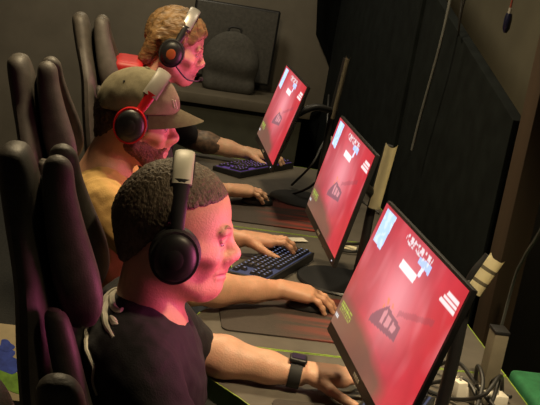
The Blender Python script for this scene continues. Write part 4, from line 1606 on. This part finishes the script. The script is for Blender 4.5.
# bright connector by the farthest monitor, small white card beside the keyboard
o = box('cable_connector', (0.334, 2.70, 0.865), (0.012, 0.010, 0.022), 'white', rot=Matrix.Rotation(R(40), 3, 'Y'), bevel=0.003)
tag(o, 'small bright connector among the cables left of the middle monitor', 'connector')
o = box('paper_card', (0.05, 1.435, DZ + 0.0055), (0.030, 0.020, 0.001), 'white', rot=Matrix.Rotation(R(20), 3, 'Z'))
tag(o, 'small white card on the desk between middle monitor and keyboard', 'card')
o = box('paper_card', (0.225, 1.43, DZ + 0.0035), (0.028, 0.022, 0.001), 'cream', rot=Matrix.Rotation(R(-15), 3, 'Z'))
tag(o, 'cream card under the cables behind the middle monitor', 'card')

spots = [((0.285, 0.30, 0.765), (0.014, 0.020, 0.024), 20, 'white power adapter at the left of the cable heap behind the nearest monitor'),
         ((0.325, 0.295, 0.760), (0.022, 0.016, 0.019), -15, 'white power adapter in the middle of the cable heap behind the nearest monitor'),
         ((0.375, 0.285, 0.756), (0.026, 0.018, 0.015), 10, 'low white power adapter at the right of the cable heap behind the nearest monitor')]
for c, h, a, lb in spots:
    t = thing('power_adapter', (c[0], c[1], DZ), lb, 'adapter', 'white power adapters in the cable heap')
    rt = Matrix.Rotation(R(a), 3, 'Z')
    box('adapter_body', (c[0], c[1], DZ + h[2] + 0.001), h, 'white', t, rt, 0.004)
    for s in (-1, 1):
        box('plug_pin', tuple(Vector((c[0], c[1], DZ + h[2] * 2 + 0.006)) + rt @ Vector((0, s * 0.006, 0))), (0.003, 0.001, 0.006), 'silver', t, rt)
o = thing('cable_box', (0.395, 0.40, DZ), 'tall grey beige cable box standing behind the nearest monitor', 'box')
box('box_body', (0.395, 0.40, DZ + 0.072), (0.018, 0.024, 0.071), 'grey_box', o, bevel=0.004)
box('box_lid', (0.395, 0.40, DZ + 0.147), (0.019, 0.025, 0.004), 'black', o, bevel=0.002)

# green stool and colourful print
t = thing('green_stool', (0.78, 0.60, 0), 'green topped padded stool at the lower right picture edge', 'stool')
box('seat_pad', (0.765, 0.62, 0.60), (0.16, 0.16, 0.04), 'green_box', t, bevel=0.02, seg=3)
for sx in (-1, 1):
    for sy in (-1, 1):
        box('leg', (0.765 + sx * 0.12, 0.62 + sy * 0.12, 0.28), (0.015, 0.015, 0.28), 'black', t)
# printed board leaning on the floor behind the chairs
BN = Vector((0, -0.7071, 0.7071))
BU = Vector((0, 0.7071, 0.7071))
BC = Vector((-1.02, 1.47, 0.17))
brot = Matrix((Vector((1, 0, 0)), BU, BN)).transposed()
t = thing('printed_board', (-1.02, 1.35, 0), 'beige board with blue and green print leaning at the left picture edge', 'board')
box('board', tuple(BC), (0.26, 0.135, 0.006), 'print_beige', t, brot, 0.002)
for nm, m_, spots_ in (('blue_print', 'print_blue', ((0.135, 0.02, 0.04), (0.165, -0.01, 0.045), (0.145, 0.055, 0.025))), ('green_print', 'print_green', ((0.15, -0.065, 0.05), (0.20, -0.08, 0.04), (0.10, -0.06, 0.05)))):
    bm = bmesh.new()
    for k, (x, y, r) in enumerate(spots_):
        poly = [(x + r * (1 + 0.25 * math.sin(3 * a + k)) * math.cos(a), y + 0.8 * r * (1 + 0.25 * math.cos(2 * a + k)) * math.sin(a)) for a in [2 * math.pi * q / 24 for q in range(24)]]
        bm.faces.new([bm.verts.new(BC + brot @ Vector((px, py, 0.0065 + 0.0004 * k))) for px, py in poly])
    from_bm(nm, bm, m_, t, False)
